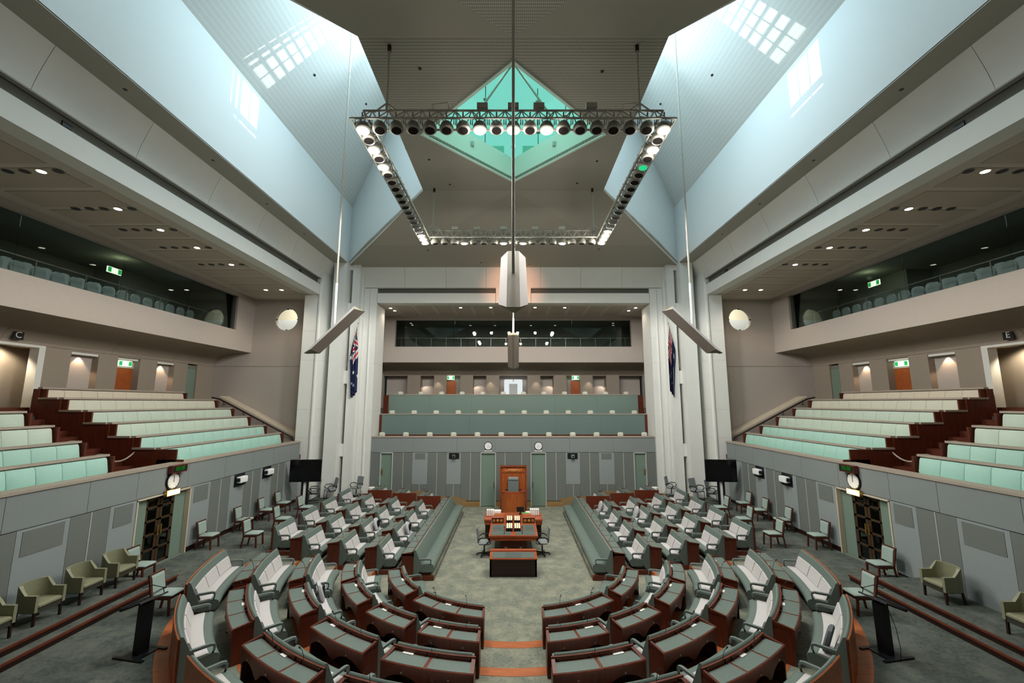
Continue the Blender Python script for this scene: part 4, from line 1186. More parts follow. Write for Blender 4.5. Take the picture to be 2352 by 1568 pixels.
# cream chair tops along the parapets
for row, (y, z, x0, dx, rn) in enumerate(((24.42, 3.66, -7.42, 1.348, 'lowest'), (25.55, 4.86, -7.22, 1.312, 'middle'), (26.75, 6.00, -7.08, 1.287, 'topmost'))):
    for i in range(12):
        r = empty('press_chair', (x0 + dx * i, y, z - 0.84), label='cream chair top showing over the %s back gallery parapet, %s from the left' % (rn, ordinal(i)), cat='chair', group='cream chairs of the back gallery')
        mb = MB(); mb.rbox(-0.16, 0.16, 0.0, 0.16, 0.72, 1.04, 0.05); mb.build('headrest', M_CREAM, r, smooth=True)
        mb = MB(); mb.rbox(-0.23, 0.23, 0.04, 0.12, 0.42, 0.76, 0.03); mb.build('backrest', M_CREAM, r)
        mb = MB(); mb.rbox(-0.23, 0.23, -0.0, 0.42, 0.34, 0.43, 0.03); mb.build('seat', M_CREAM, r)
        mb = MB(); mb.box(-0.03, 0.03, 0.17, 0.23, 0.0, 0.34); mb.build('pedestal', M_SLOT, r)
# ================================================================ members' benches
# profiles: d = distance outward from the back line of the row, z = height over the row's floor
P_BACK = [(0.0, 0.10), (0.0, 0.855), (-0.012, 0.88), (-0.035, 0.892), (-0.07, 0.875), (-0.27, 0.40), (-0.27, 0.34), (-0.10, 0.10)]
P_SEAT = [(-0.22, 0.22), (-0.22, 0.415), (-0.47, 0.445), (-0.56, 0.445), (-0.62, 0.42), (-0.65, 0.37), (-0.64, 0.29), (-0.58, 0.22)]
P_PAD = [(-0.22, 0.41), (-0.24, 0.445), (-0.45, 0.462), (-0.475, 0.45), (-0.47, 0.41)]
P_CUSH = [(-0.235, 0.45), (-0.275, 0.465), (-0.172, 0.725), (-0.147, 0.735), (-0.132, 0.72)]
P_RAIL = [(0.0, 0.70), (0.0, 0.86), (0.035, 0.86), (0.035, 0.70)]
def curve_fn(sx, k, th0, th1):
    """maps t, d, z of row k (curved) to the world; th1 None = cut along the centre aisle"""
    B = Bc(k); z0 = fz(k)
    def fn(t, d, z, e0=0.0, e1=0.0):
        R = B + d
        t1 = th1 if th1 is not None else 180 + math.degrees(math.acos(0.655 / R))
        a = math.radians(th0 + (t1 - th0) * t)
        x, y = R * math.cos(a), YC + R * math.sin(a)
        return (-sx * x, y, z0 + z)
    return fn
def straight_fn(sx, L):
    def fn(t, d, z):
        return (sx * d, t * L, z)
    return fn

def sub(fn, a, b):
    return lambda t, d, z: fn(a + (b - a) * t, d, z)
def shift(fn, o):
    return lambda t, d, z: Vector(fn(t, d, z)) - o

def make_unit(root, fn, length, seats, n, desk=True, pads=True, straight=True, mics=1, plates=True, ribs=False, ends=(1, 1), plinth=False, apron=True, mic_side=0.5):
    """one bench: all parts are children of root. fn maps (t, d, z) to root space"""
    e = 0.045 / length
    sw = lambda prof, a, b, nn, name, m, parent=root, smooth=True: (lambda mb: mb.build(name, m, parent, smooth=smooth))(MB().sweep(prof, sub(fn, a, b), nn))
    lea = M_LEATH2 if ribs else M_LEATH
    sw(P_BACK, e, 1 - e, n, 'backrest', lea)
    seat = sw(P_SEAT, e * 1.6, 1 - e * 1.6, n, 'seat', lea)
    sw([(-0.12, 0.02), (-0.12, 0.26), (-0.48, 0.26), (-0.44, 0.02)], e * 2, 1 - e * 2, n, 'seat_base', M_DARKW, smooth=False)
    if pads:
        a0, a1 = e * 2.2, 1 - e * 2.2
        m = max(2, n // seats)
        sw(P_PAD, a0, a1, n, 'seat_pad', M_SEAT)
        for i in range(seats):
            p0 = a0 + (a1 - a0) * i / seats; p1 = a0 + (a1 - a0) * (i + 1) / seats
            g = 0.014 / length
            sw(P_CUSH, p0 + g, p1 - g, m, 'back_cushion', M_SEAT)
    if ribs:
        k = int(length / 0.115)
        mb = MB()
        for i in range(k):
            c = (i + 0.5) / k; h = 0.42 / k
            mb.sweep([(-0.22, 0.41), (-0.30, 0.45), (-0.52, 0.458), (-0.605, 0.445), (-0.648, 0.39), (-0.62, 0.38), (-0.5, 0.42)], sub(fn, max(e * 2, c - h), min(1 - e * 2, c + h)), 1)
        o = mb.build('seat_ribs', M_LEATH2, root); o['kind'] = 'stuff'
    # padded arms at both ends
    aw = 0.062 / length
    for q, (a, b) in enumerate(((e * 1.2, e * 1.2 + aw), (1 - e * 1.2 - aw, 1 - e * 1.2))):
        mb = MB()
        mb.sweep([(-0.13, 0.565), (-0.12, 0.612), (-0.48, 0.622), (-0.545, 0.605), (-0.565, 0.565), (-0.56, 0.49), (-0.533, 0.49), (-0.535, 0.555), (-0.505, 0.58)], sub(fn, a, b), 1)
        mb.build('armrest', M_GREYA, root, smooth=True)
        mb = MB()
        mb.sweep([(-0.56, 0.50), (-0.533, 0.50), (-0.50, 0.40), (-0.53, 0.40)], sub(fn, a + aw * 0.3, b - aw * 0.3), 1)
        mb.build('arm_support', M_DARKW, root)
    # timber panels closing the ends of the back
    for q, (a, b) in enumerate(((0, e), (1 - e, 1))):
        if desk:
            sw([(0.0, 0.0), (0.0, 0.845), (0.36, 0.79), (0.36, 0.0)], a, b, 1, 'end_panel', M_WOOD, smooth=False)
        else:
            sw([(-0.02, 0.0), (-0.02, 0.87), (0.02, 0.87), (0.02, 0.0)], a, b, 1, 'end_panel', M_WOOD, smooth=False)
    if plinth:
        sw([(-0.66, 0.0), (-0.66, 0.13), (0.0, 0.13), (0.0, 0.0)], 0, 0.02 / length + 0.01, 1, 'plinth', M_WOODX, smooth=False)
        sw([(-0.66, 0.0), (-0.66, 0.125), (0.0, 0.125), (0.0, 0.0)], 0.015, 1, n, 'plinth', M_CARPET, smooth=False)
    if desk:
        body = sw([(0.03, 0.735), (0.03, 0.785), (0.37, 0.785), (0.38, 0.775), (0.38, 0.735)], 0, 1, n, 'desk_top', M_WOODX, smooth=False)
        sw([(0.0, 0.0), (0.0, 0.74), (0.03, 0.74), (0.03, 0.0)], e, 1 - e, n, 'modesty_panel', M_DARKW, smooth=False)
        sw(P_RAIL, 0, 1, n, 'rail', M_WOODX, smooth=False)
        m = max(2, n // seats)
        for i in range(seats):
            g = 0.022 / length
            p0, p1 = i / seats + g, (i + 1) / seats - g
            lp = sw([(0.06, 0.783), (0.06, 0.79), (0.355, 0.79), (0.355, 0.783)], p0, p1, m, 'leather_top', M_LEATH, smooth=False)
            if apron:
                # front board with a scooped knee opening
                mb = MB(); N = 10
                for j in range(N):
                    t0, t1 = j / N, (j + 1) / N
                    def zb(t): return 0.46 + 0.16 * math.sin(PI * min(1, max(0, (t - 0.08) / 0.84))) ** 0.6
                    vs = []
                    for t, zz in ((t0, zb(t0)), (t1, zb(t1))):
                        tt = i / seats + t / seats
                        for d in (0.355, 0.375):
                            vs += [fn(tt, d, zz), fn(tt, d, 0.745)]
                    mb.add(vs, [(0, 1, 5, 4), (2, 6, 7, 3), (0, 4, 6, 2), (1, 3, 7, 5)] + ([(0, 2, 3, 1)] if j == 0 else []) + ([(4, 5, 7, 6)] if j == N - 1 else []))
                fr = mb.build('front_board', M_WOOD, root)
                mb = MB(); c = fn(i / seats + 0.5 / seats, 0.38, 0.66); mb.add([(c[0] - .012, c[1], c[2] - .02), (c[0] + .012, c[1], c[2] - .02), (c[0] + .012, c[1], c[2] + .02), (c[0] - .012, c[1], c[2] + .02)], [(0, 1, 2, 3)])
                p_a = fn(i / seats + 0.49 / seats, 0.383, 0.66); 
                mb = MB(); mb.lathe(fn(i / seats + 0.5 / seats, 0.38, 0.66), [(0.012, -0.012), (0.012, 0.012)], 8); mb.build('lock', M_STEEL, fr)
            if plates:
                c0 = (i + 0.30) / seats; c1 = (i + 0.30) / seats + 0.15 / length
                if c1 < 1 and (i + seats) % 2 == 0:
                    sw([(0.045, 0.786), (0.045, 0.80), (0.095, 0.80), (0.095, 0.786)], c0, c1, 1, 'name_plate', M_PAPER, smooth=False)
            for tt in ((i + 0.12) / seats, (i + 0.86) / seats):
                mb = MB(); p = Vector(fn(tt, 0.05, 0.84)); mb.lathe(p, [(0.016, -0.05), (0.016, 0.0)], 8); mb.build('socket', M_DARKW, root)
        for i in range(mics):
            tt = (i + mic_side) / mics
            p0, p1, p2, p3 = (Vector(fn(tt, d, z)) for d, z in ((0.05, 0.86), (0.055, 0.93), (0.08, 1.02), (0.125, 1.08)))
            mb = MB(); mb.tube([p0, p1, p2, p3], 0.0045, 6); mc = mb.build('microphone', M_BLACK, root)
            q = p3 + (p3 - p2).normalized() * 0.045
            mb = MB(); mb.tube([p3, p3.lerp(q, .5), q], [0.010, 0.013, 0.009], 8); mb.build('microphone_head', M_BLACK, mc)

M_GREYA = mat('grey_arm_leather', '67726e', rough=0.45)
ROWN = {1: 'front', 2: 'second', 3: 'third', 4: 'fourth', 5: 'outermost'}

# straight blocks
UL, UP = 1.28, 1.765
def straight_rows(sx):
    nm = SIDE[sx]
    # long green front bench
    L = 8.1
    r = empty('front_bench', (sx * Bs(1), 14.2, 0), label='long green ribbed leather front bench on the %s of the central table' % nm, cat='bench', group='long front benches')
    make_unit(r, straight_fn(sx, L), L, 13, 13, pads=False, ribs=True, mics=5, apron=False, plates=False, plinth=True)
    protos = {}
    for k in (2, 3, 4, 5):
        for i in range(4):
            y = 14.3 + UP * i if k < 5 else 14.75 + UP * i
            lab = '%s two-seat bench, %s row of %s block, %s from camera end' % ('desk-backed' if k < 5 else 'deskless', ROWN[k], nm, ordinal(i))
            key = k == 5
            loc = (sx * Bs(k), y, fz(k))
            if key not in protos:
                r = empty('member_bench', loc)
                make_unit(r, straight_fn(sx, UL), UL, 2, 2, desk=not key, mics=1, apron=False, plates=False, plinth=True, mic_side=0.35)
                protos[key] = r
            else:
                r = copy_tree(protos[key]); r.location = loc
            tag(r, lab, 'bench', 'two-seat benches of the %s block' % nm)
    # units behind the timber screens at the far end
    for k in (2, 3, 4):
        r = copy_tree(protos[False]); r.location = (sx * (Bs(k) + 0.0), 21.72, fz(k))
        tag(r, 'desk-backed two-seat bench behind the stepped timber screen, %s row of the %s block' % (ROWN[k], nm), 'bench', 'two-seat benches of the %s block' % nm)
    r = empty('timber_screen', (0, 21.58, 0), label='dark red stepped timber screen across the far end of the %s benches' % nm, cat='screen')
    for k in (2, 3, 4):
        mb = MB(); mb.box(sx * (Bs(k - 1) + 0.40), sx * (Bs(k) + 0.36), 0, 0.06, fz(k) - 0.14, fz(k) + 0.86); mb.build('panel', M_WOODX, r)
straight_rows(-1); straight_rows(1)

# curved blocks
CURV = {1: [(194, 223.5, 3), (228.5, None, 3)],
        2: [(189.5, 204.6, 2), (206.4, 223.2, 2), (228, 243, 2), (246.7, None, 2)],
        3: [(186.5, 203.2, 2), (207.6, 223, 2), (228.2, 244, 2), (247.7, None, 2)],
        4: [(185.6, 202.5, 3), (206.3, 223, 3), (228.3, 244.3, 3), (247.6, None, 3)],
        5: [(188.4, 205.5, 3), (209.4, 225, 3), (229.8, 245, 3)]}
def curved_rows(sx):
    nm = SIDE[sx]
    for k, lst in CURV.items():
        for i, (a, b, seats) in enumerate(lst):
            fn = curve_fn(sx, k, a, b)
            o = Vector(fn(0.5, 0, 0))
            R = Bc(k)
            b_ = b if b is not None else 259
            L = R * math.radians(b_ - a)
            kind = 'green leather' if k == 1 else 'pale grey'
            lab = '%s curved bench %s, %s row, %s side, %s from the straight block' % (kind, 'with desk' if k < 5 else 'without desk', ROWN[k], nm, ordinal(i))
            r = empty('curved_bench', o, label=lab, cat='bench', group='curved benches of the %s side' % nm)
            make_unit(r, shift(fn, o), L, seats, 12, desk=k < 5, pads=k > 1, ribs=k == 1, mics=2 if seats == 3 else 1 + (i + k) % 2, straight=False)
            if k == 5:
                f2 = shift(fn, o)
                mb = MB(); mb.sweep([(0.0, 0.0), (0.0, 0.885), (0.012, 0.895), (0.025, 0.885), (0.03, 0.0)], f2, 12); mb.build('timber_back', M_WOODL, r)
curved_rows(-1); curved_rows(1)

# loose lumbar cushions left on benches
def cushion(name, loc, rz, tilt, m, label, dark=False):
    r = empty(name, loc, rz, label=label, cat='cushion')
    mb = MB()
    prof = [(0, 0.0), (0.17, 0.03), (0.205, 0.16), (0.21, 0.30), (0.16, 0.42), (0, 0.45), (-0.16, 0.42), (-0.21, 0.30), (-0.205, 0.16), (-0.17, 0.03)]
    c, s = math.cos(tilt), math.sin(tilt)
    n = len(prof)
    vs = []
    for y, k in ((-0.05, 0.82), (-0.02, 1.0), (0.03, 1.0), (0.06, 0.82)):
        for x, z in prof:
            zz = (z - 0.22) * k + 0.22
            vs.append((x * k, y * c - zz * s * -1, zz * c))
    fs = [tuple(range(n - 1, -1, -1)), tuple(range(3 * n, 4 * n))]
    for q in range(3):
        for i in range(n):
            j = (i + 1) % n
            fs.append((q * n + i, q * n + j, (q + 1) * n + j, (q + 1) * n + i))
    mb.add(vs, fs); mb.build('pad', m, r, smooth=True)
    if dark:
        mb = MB(); mb.box(-0.11, 0.11, -0.075 + 0.06, -0.035 + 0.06, 0.08, 0.36); mb.build('mesh_panel', M_BLACK, r)
    return r
M_CUSHG = mat('silver_grey_cushion', 'b6b8ba', rough=0.6)
M_CUSHD = mat('charcoal_cushion', '5c6064', rough=0.7)
for sx, k, y, dark, m, t in ((-1, 2, 16.95, True, M_CUSHG, 'silver and black back cushion, second row of the left block, second bench'),
                       (-1, 3, 16.95, True, M_CUSHG, 'silver and black back cushion, third row of the left block, second bench'),
                       (1, 3, 18.8, False, M_CUSHG, 'plain silver back cushion, third row of the right block'),
                       (1, 2, 20.4, False, M_CUSHG, 'plain silver back cushion, second row of the right block')):
    cushion('back_cushion_support', (sx * (Bs(k) - 0.43), y, fz(k) + 0.46), -sx * -PI / 2 if False else (PI / 2 if sx < 0 else -PI / 2), -0.32 if False else 0.3, m, t, dark)
for sx, k, th, m, t in ((-1, 3, 209.5, M_CUSHG, 'grey back cushion leaning on the third curved row of the left side'),
                        (1, 5, 222.5, M_CUSHD, 'charcoal back cushion on the outermost curved bench of the right side')):
    p = Vector(curve_fn(sx, k, th, th + 1)(0, -0.40, 0.46))
    a = math.atan2(p.y - YC, p.x)
    cushion('back_cushion_support', p, a - PI / 2, 0.3, m, t, m is M_CUSHG)
# ================================================================ central table group
def table():
    r = empty('central_table', (0, 16.1, 0), label='long red timber table with green leather panels in the middle of the chamber', cat='table')
    def b(x0, x1, y0, y1, z0, z1, name, m, p=r):
        mb = MB(); mb.box(x0, x1, y0, y1, z0, z1); return mb.build(name, m, p)
    b(-0.89, 0.89, 0, 2.12, 0.70, 0.77, 'table_top', M_TABLE)
    b(-0.88, 0.88, 0.02, 0.06, 0.60, 0.70, 'apron', M_TABLE); b(-0.88, -0.84, 0.02, 2.1, 0.6, 0.7, 'apron', M_TABLE); b(0.84, 0.88, 0.02, 2.1, 0.6, 0.7, 'apron', M_TABLE)
    p = b(-0.45, 0.45, 0.25, 1.9, 0.0, 0.70, 'pedestal', M_WOOD)
    b(-0.50, 0.50, 0.2, 1.95, 0.0, 0.06, 'pedestal_foot', M_DARKW)
    for x in (-0.27, 0.27):
        b(x - 0.04, x + 0.04, 0.235, 0.25, 0.28, 0.32, 'socket_plate', M_BRASS)
    for s in (-1, 1):
        b(s * 0.09, s * 0.80, 0.08, 0.62, 0.77, 0.776, 'leather_panel', M_TLEATH)
        b(s * 0.33, s * 0.80, 0.66, 1.42, 0.77, 0.776, 'leather_panel', M_TLEATH)
        q = b(s * 0.46, s * 0.76, 0.82, 1.12, 0.776, 0.782, 'dark_inlay', mat('dark_leather', '4a5553', rough=0.5))
    # cross table
    r2 = empty('clerks_table', (0, 18.25, 0), label='wide red timber cross table beyond the long table, spread with papers', cat='table')
    b(-1.20, 1.20, 0, 1.15, 0.71, 0.77, 'table_top', M_TABLE, r2)
    b(-1.18, 1.18, 0.02, 0.06, 0.56, 0.71, 'apron', M_TABLE, r2)
    for s in (-1, 1):
        b(s * 0.95, s * 1.15, 0.1, 1.05, 0.0, 0.71, 'side_cabinet', M_DARKW, r2)
    # small desk in front
    r3 = empty('mace_desk', (0, 14.49, 0), label='low dark-fronted desk with green inset top, nearest the camera aisle', cat='desk')
    b(-0.755, 0.755, 0.0, 0.05, 0.0, 0.53, 'front_panel', M_DARKW, r3)
    for s in (-1, 1):
        b(s * 0.755, s * 0.70, 0.0, 0.66, 0.0, 0.53, 'side_panel', M_TABLE, r3)
    mb = MB(); mb.extrude([(-0.77, -0.02, 0.52), (-0.77, -0.02, 0.555), (-0.77, 0.52, 0.60), (-0.77, 0.70, 0.60), (-0.77, 0.70, 0.565), (-0.77, 0.52, 0.565)], (1.54, 0, 0)); mb.build('desk_top', M_TABLE, r3)
    mb = MB(); mb.extrude([(-0.68, 0.03, 0.561), (-0.68, 0.03, 0.567), (-0.68, 0.47, 0.603), (-0.68, 0.47, 0.597)], (1.36, 0, 0)); mb.build('leather_panel', M_TLEATH, r3)
    mb = MB(); mb.extrude([(-0.26, 0.06, 0.566), (-0.26, 0.06, 0.572), (-0.26, 0.44, 0.604), (-0.26, 0.44, 0.598)], (0.52, 0, 0)); mb.build('dark_inlay', MATS['dark_leather'], r3)
    b(-0.77, 0.77, 0.52, 0.70, 0.59, 0.63, 'back_ledge', M_TABLE, r3)
    # book racks
    zt = 0.77
    for i, (x, y) in enumerate(((-0.15, 16.62), (0.15, 16.62), (-0.155, 17.7), (0.155, 17.7))):
        k = empty('book_rack', (x, y, zt), label='dark rack of cream spined law books on the long table, %s %s' % (('nearer', 'nearer', 'farther', 'farther')[i], ('left', 'right')[i % 2]), cat='book rack')
        mb = MB(); mb.box(-0.125, 0.125, 0, 0.75, 0, 0.03); mb.box(-0.125, -0.115, 0, 0.75, 0, 0.1); mb.box(0.115, 0.125, 0, 0.75, 0, 0.1); mb.box(-0.125, 0.125, 0, 0.012, 0, 0.12); mb.build('tray', M_DARKW, k)
        for j in range(3):
            bk = MB(); xx = -0.078 + 0.078 * j
            bk.rbox(xx - 0.030, xx + 0.030, 0.03, 0.74, 0.03, 0.115, 0.012)
            tag(bk.build('law_book', M_BOOK, None, loc=(x, y, zt)), 'cream bound book in the %s %s rack, %s from its left' % (('nearer', 'nearer', 'farther', 'farther')[i], ('left', 'right')[i % 2], ordinal(j)), 'book', 'cream bound books in the table racks')
    # ornate despatch boxes
    for s in (-1, 1):
        k = empty('despatch_box', (s * 0.62, 17.72, zt), label='ornate bronze-studded despatch box on the %s of the long table' % SIDE[s], cat='box')
        mb = MB(); mb.rbox(-0.24, 0.24, 0, 0.26, 0, 0.20, 0.015); mb.build('body', M_WOOD, k)
        mb = MB(); mb.rbox(-0.25, 0.25, -0.01, 0.27, 0.19, 0.235, 0.015); mb.build('lid', M_TABLE, k)
        for x in (-0.15, 0, 0.15):
            mb = MB(); mb.lathe((x, -0.002, 0.10), [(0.062, 0), (0.055, 0.012), (0.03, 0.006), (0.018, 0.014)], 14, 'Y'); mb.build('medallion', M_BRASS, k)
    # papers, trays, candle shaped brass pieces
    z2 = 0.77
    def stack(x, y, w, d, h, label, m=M_PAPER, name='paper_stack', n=3):
        k = empty(name, (x, y, z2), label=label, cat='papers')
        for i in range(n):
            mb = MB(); o = random.uniform(-0.01, 0.01); mb.box(-w / 2 + o, w / 2 + o, -d / 2 + o, d / 2 + o, h * i / n, h * (i + 1) / n - 0.002); mb.build('bundle', m, k)
    def rack(x, y, n, label):
        k = empty('paper_rack', (x, y, z2), label=label, cat='papers')
        mb = MB(); mb.box(-0.04 * n, 0.04 * n, -0.13, 0.13, 0, 0.025); mb.build('tray', M_WOODL, k)
        for i in range(n):
            mb = MB(); xx = -0.04 * n + 0.08 * i + 0.04; mb.box(xx - 0.03, xx + 0.03, -0.12, 0.1, 0.03, 0.26); mb.build('document', M_PAPER, k)
    rack(-0.97, 18.85, 4, 'upright white documents at the left end of the cross table')
    rack(0.90, 18.95, 5, 'upright white documents at the right end of the cross table')
    for s in (-1, 1):
        mb = MB(); mb.box(-0.2, 0.2, -0.15, 0.15, 0, 0.1); mb.box(-0.17, 0.17, -0.16, -0.14, 0.02, 0.08)
        tag(mb.build('timber_tray', M_WOODL, loc=(s * 0.58, 18.7, z2)), 'pale timber paper tray on the %s half of the cross table' % SIDE[s], 'tray')
        mb = MB(); mb.extrude([(-0.07, 0, 0), (0.07, 0, 0), (0.0, 0, 0.1)], (0, 0.1, 0))
        tag(mb.build('tent_card', M_PAPER, loc=(s * 0.70 - 0.0, 18.42, z2)), 'folded white card on the %s of the cross table' % SIDE[s], 'card')
    stack(-0.74, 19.22, 0.42, 0.2, 0.14, 'flat pile of white papers at the back left of the cross table')
    stack(0.74, 19.25, 0.42, 0.2, 0.07, 'flat pile of white papers at the back right of the cross table', n=2)
    mb = MB(); mb.rbox(-0.15, 0.15, -0.1, 0.1, 0, 0.09, 0.02)
    tag(mb.build('green_folder', mat('bright_green', '2fae63', rough=0.5), loc=(0.52, 18.98, z2)), 'bright green folder on the right of the cross table', 'folder')
    for i, x in enumerate((-0.12, 0.0, 0.12)):
        mb = MB(); mb.lathe((0, 0, 0), [(0.035, 0), (0.035, 0.015), (0.010, 0.03), (0.022, 0.08), (0.010, 0.11), (0.008, 0.2), (0.012, 0.21), (0.004, 0.23)], 12)
        tag(mb.build('inkstand', M_BRASS, loc=(x, 18.62, z2), smooth=True), 'small brass inkstand piece on the cross table, %s of three from the left' % ordinal(i), 'inkstand', 'brass inkstand pieces')
    k = empty('monitor', (0.30, 19.1, z2), label='small dark monitor at the back of the cross table', cat='monitor')
    mb = MB(); mb.box(-0.16, 0.16, 0, 0.03, 0.1, 0.3); mb.build('screen', M_BLACK, k)
    mb = MB(); mb.box(-0.03, 0.03, 0, 0.03, 0, 0.1); mb.box(-0.08, 0.08, -0.05, 0.08, 0, 0.012); mb.build('stand', M_BLACK, k)
    for s in (-1, 1):
        mb = MB(); mb.box(-0.02, 0.02, -0.02, 0.02, 0, 0.02); mb.tube([(0, 0, 0.02), (0, 0, 0.2)], 0.008, 6); mb.tube([(0, 0, 0.2), (0, 0, 0.26)], 0.014, 8)
        tag(mb.build('table_microphone', M_BLACK, loc=(s * 0.33, 16.35, 0.776)), 'short black microphone on the %s of the long table' % SIDE[s], 'microphone')
M_BOOK = mat('cream_book', 'efe3c0', rough=0.6)
table()

# speaker's chair
r = empty('speaker_chair', (0, 22.1, 0), label='tall timber canopy chair with crest and curved desk before the back wall', cat='chair')
def b(x0, x1, y0, y1, z0, z1, name, m, p=r):
    mb = MB(); mb.box(x0, x1, y0, y1, z0, z1); return mb.build(name, m, p)
b(-0.70, 0.70, 0.75, 0.83, 0.0, 2.27, 'back_panel', M_SPEAK)
for s in (-1, 1):
    b(s * 0.70, s * 0.65, 0.62, 0.83, 0.0, 2.27, 'side_frame', M_TABLE)
b(-0.70, 0.70, 0.66, 0.83, 2.22, 2.27, 'canopy', M_TABLE)
cr = b(-0.56, 0.56, 0.72, 0.76, 1.92, 2.14, 'crest_board', M_SPEAK)
mb = MB()
for s in (-1, 1):
    for i in range(4):
        a = 0.10 + 0.1 * i
        mb.lathe((s * a, 0.73, 2.03 + 0.02 * math.sin(i * 2.1)), [(0.07 - 0.008 * i, 0), (0.05 - 0.006 * i, 0.02), (0.01, 0.03)], 10, 'Y')
mb.lathe((0, 0.73, 2.03), [(0.08, 0), (0.06, 0.03), (0.02, 0.04)], 12, 'Y')
mb.build('carved_crest', mat('carved_wood', 'c98a50', rough=0.4), cr, smooth=True)
def arcdesk(R, z0, z1, name, m, th=0.05):
    mb = MB(); N = 14
    inner, outer = [], []
    for i in range(N + 1):
        a = PI + PI * i / N
        outer.append((R * math.cos(a), 0.05 + 0.42 * math.sin(a)))
        inner.append(((R - th) * math.cos(a), 0.05 + (0.42 - th) * math.sin(a)))
    vs = [(x, y, z) for z in (z0, z1) for x, y in outer] + [(x, y, z) for z in (z0, z1) for x, y in inner]
    n = N + 1; fs = []
    for i in range(N):
        fs += [(i, i + 1, n + i + 1, n + i), (2 * n + i, 3 * n + i, 3 * n + i + 1, 2 * n + i + 1), (n + i, n + i + 1, 3 * n + i + 1, 3 * n + i), (i, 2 * n + i, 2 * n + i + 1, i + 1)]
    mb.add(vs, fs); return mb.build(name, m, r, smooth=True)
arcdesk(0.60, 0.0, 1.12, 'curved_front', M_SPEAK)
arcdesk(0.64, 1.10, 1.16, 'desk_rim', M_TABLE, 0.16)
b(-0.62, 0.62, 0.0, 0.75, 0.0, 0.30, 'dais', M_WOOD)
ch = empty('armchair', (0, 22.42, 0.30), label='dark grey leather armchair inside the timber canopy chair', cat='chair')
b(-0.30, 0.30, -0.1, 0.34, 0.38, 0.52, 'seat', M_BLACK, ch)
mb = MB()
mb.extrude([(-0.27, 0.16, 0.5), (-0.27, 0.24, 0.5), (-0.27, 0.33, 1.36), (-0.27, 0.25, 1.38)], (0.54, 0, 0)); mb.build('backrest', mat('grey_leather', '6b7474', rough=0.4), ch)
mb = MB(); mb.rbox(-0.27, 0.27, 0.20, 0.32, 1.26, 1.42, 0.03); mb.build('headrest', mat('grey_leather_pale', '8d9696', rough=0.4), ch)
for s in (-1, 1):
    mb = MB(); mb.rbox(s * 0.26, s * 0.42, -0.12, 0.3, 0.70, 0.80, 0.02); mb.build('armrest', M_BLACK, ch)
    mb = MB(); mb.box(s * 0.30, s * 0.36, 0.0, 0.1, 0.45, 0.72); mb.build('arm_post', M_BLACK, ch)
b(-0.04, 0.04, 0.05, 0.13, 0, 0.38, 'pedestal', M_BLACK, ch)

# ================================================================ chairs
def office_chair(loc, rz, label, m=None, sled=False):
    m = m or M_GREYCH
    r = empty('office_chair', loc, rz, label=label, cat='chair')
    if not sled: r.scale = (0.9, 0.9, 0.95)
    mb = MB(); mb.rbox(-0.25, 0.25, -0.26, 0.22, 0.43, 0.52, 0.035); mb.build('seat', m, r, smooth=True)
    mb = MB(); mb.extrude([(-0.23, 0.20, 0.55), (-0.23, 0.25, 0.55), (-0.23, 0.33, 1.02), (-0.23, 0.29, 1.03)], (0.46, 0, 0)); mb.build('backrest', m, r)
    for s in (-1, 1):
        mb = MB(); mb.tube([(s * 0.27, 0.24, 0.62), (s * 0.29, 0.1, 0.70), (s * 0.29, -0.14, 0.70), (s * 0.28, -0.22, 0.60), (s * 0.24, -0.06, 0.44)], 0.022, 8); mb.build('armrest', M_BLACK, r, smooth=True)
    if sled:
        for s in (-1, 1):
            mb = MB(); mb.tube([(s * 0.24, 0.25, 0.7), (s * 0.25, 0.16, 0.42), (s * 0.25, -0.22, 0.42), (s * 0.26, -0.24, 0.03), (s * 0.26, 0.26, 0.03)], 0.018, 8); mb.build('frame', M_BLACK, r, smooth=True)
    else:
        mb = MB(); mb.tube([(0, 0, 0.09), (0, 0, 0.43)], 0.03, 8); mb.tube([(0, 0.1, 0.43), (0, 0.26, 0.46), (0, 0.28, 0.7)], 0.025, 6); mb.build('column', M_BLACK, r)
        mb = MB()
        for i in range(5):
            a = 2 * PI * i / 5 + 0.3
            mb.bar((0, 0, 0.10), (0.30 * math.cos(a), 0.30 * math.sin(a), 0.07), 0.045, 0.035)
        base = mb.build('star_base', M_BLACK, r)
        for i in range(5):
            a = 2 * PI * i / 5 + 0.3
            mb = MB(); mb.lathe((0.30 * math.cos(a) - 0.0, 0.30 * math.sin(a), 0.0275), [(0.0275, -0.02), (0.0275, 0.02)], 8, 'X'); mb.build('caster', M_BLACK, base)
    return r
office_chair((-1.06, 16.45, 0), PI / 2, 'grey swivel chair on the left side of the long table')
office_chair((1.06, 16.5, 0), -PI / 2, 'grey swivel chair on the right side of the long table')
office_chair((-8.15, 22.9, 0.71), -0.5, 'grey swivel chair by the foot of the left corner column')
office_chair((-9.2, 22.2, 0.71), -0.9, 'grey sled-base armchair before the left column slot', sled=True)
office_chair((-9.75, 21.6, 0.71), -1.2, 'grey sled-base armchair nearest the left television', sled=True)
office_chair((8.2, 22.9, 0.71), 0.9, 'grey swivel chair turned sideways by the right corner column')
office_chair((9.15, 22.0, 0.71), 0.5, 'grey sled-base armchair before the right column slot', sled=True)
office_chair((9.75, 21.6, 0.71), 0.9, 'grey sled-base armchair nearest the right television', sled=True)
for s in (-1, 1):
    k = empty('waste_bin', (s * 7.45, 23.2, 0.71), label='round grey waste bin with white liner in the far %s corner' % SIDE[s], cat='bin')
    mb = MB(); mb.lathe((0, 0, 0), [(0.13, 0), (0.16, 0.34)], 14); mb.build('body', M_GREYCH, k, smooth=True)
    mb = MB(); mb.lathe((0, 0, 0), [(0.165, 0.30), (0.17, 0.40), (0.15, 0.41)], 14); mb.build('liner', M_PAPER, k, smooth=True)

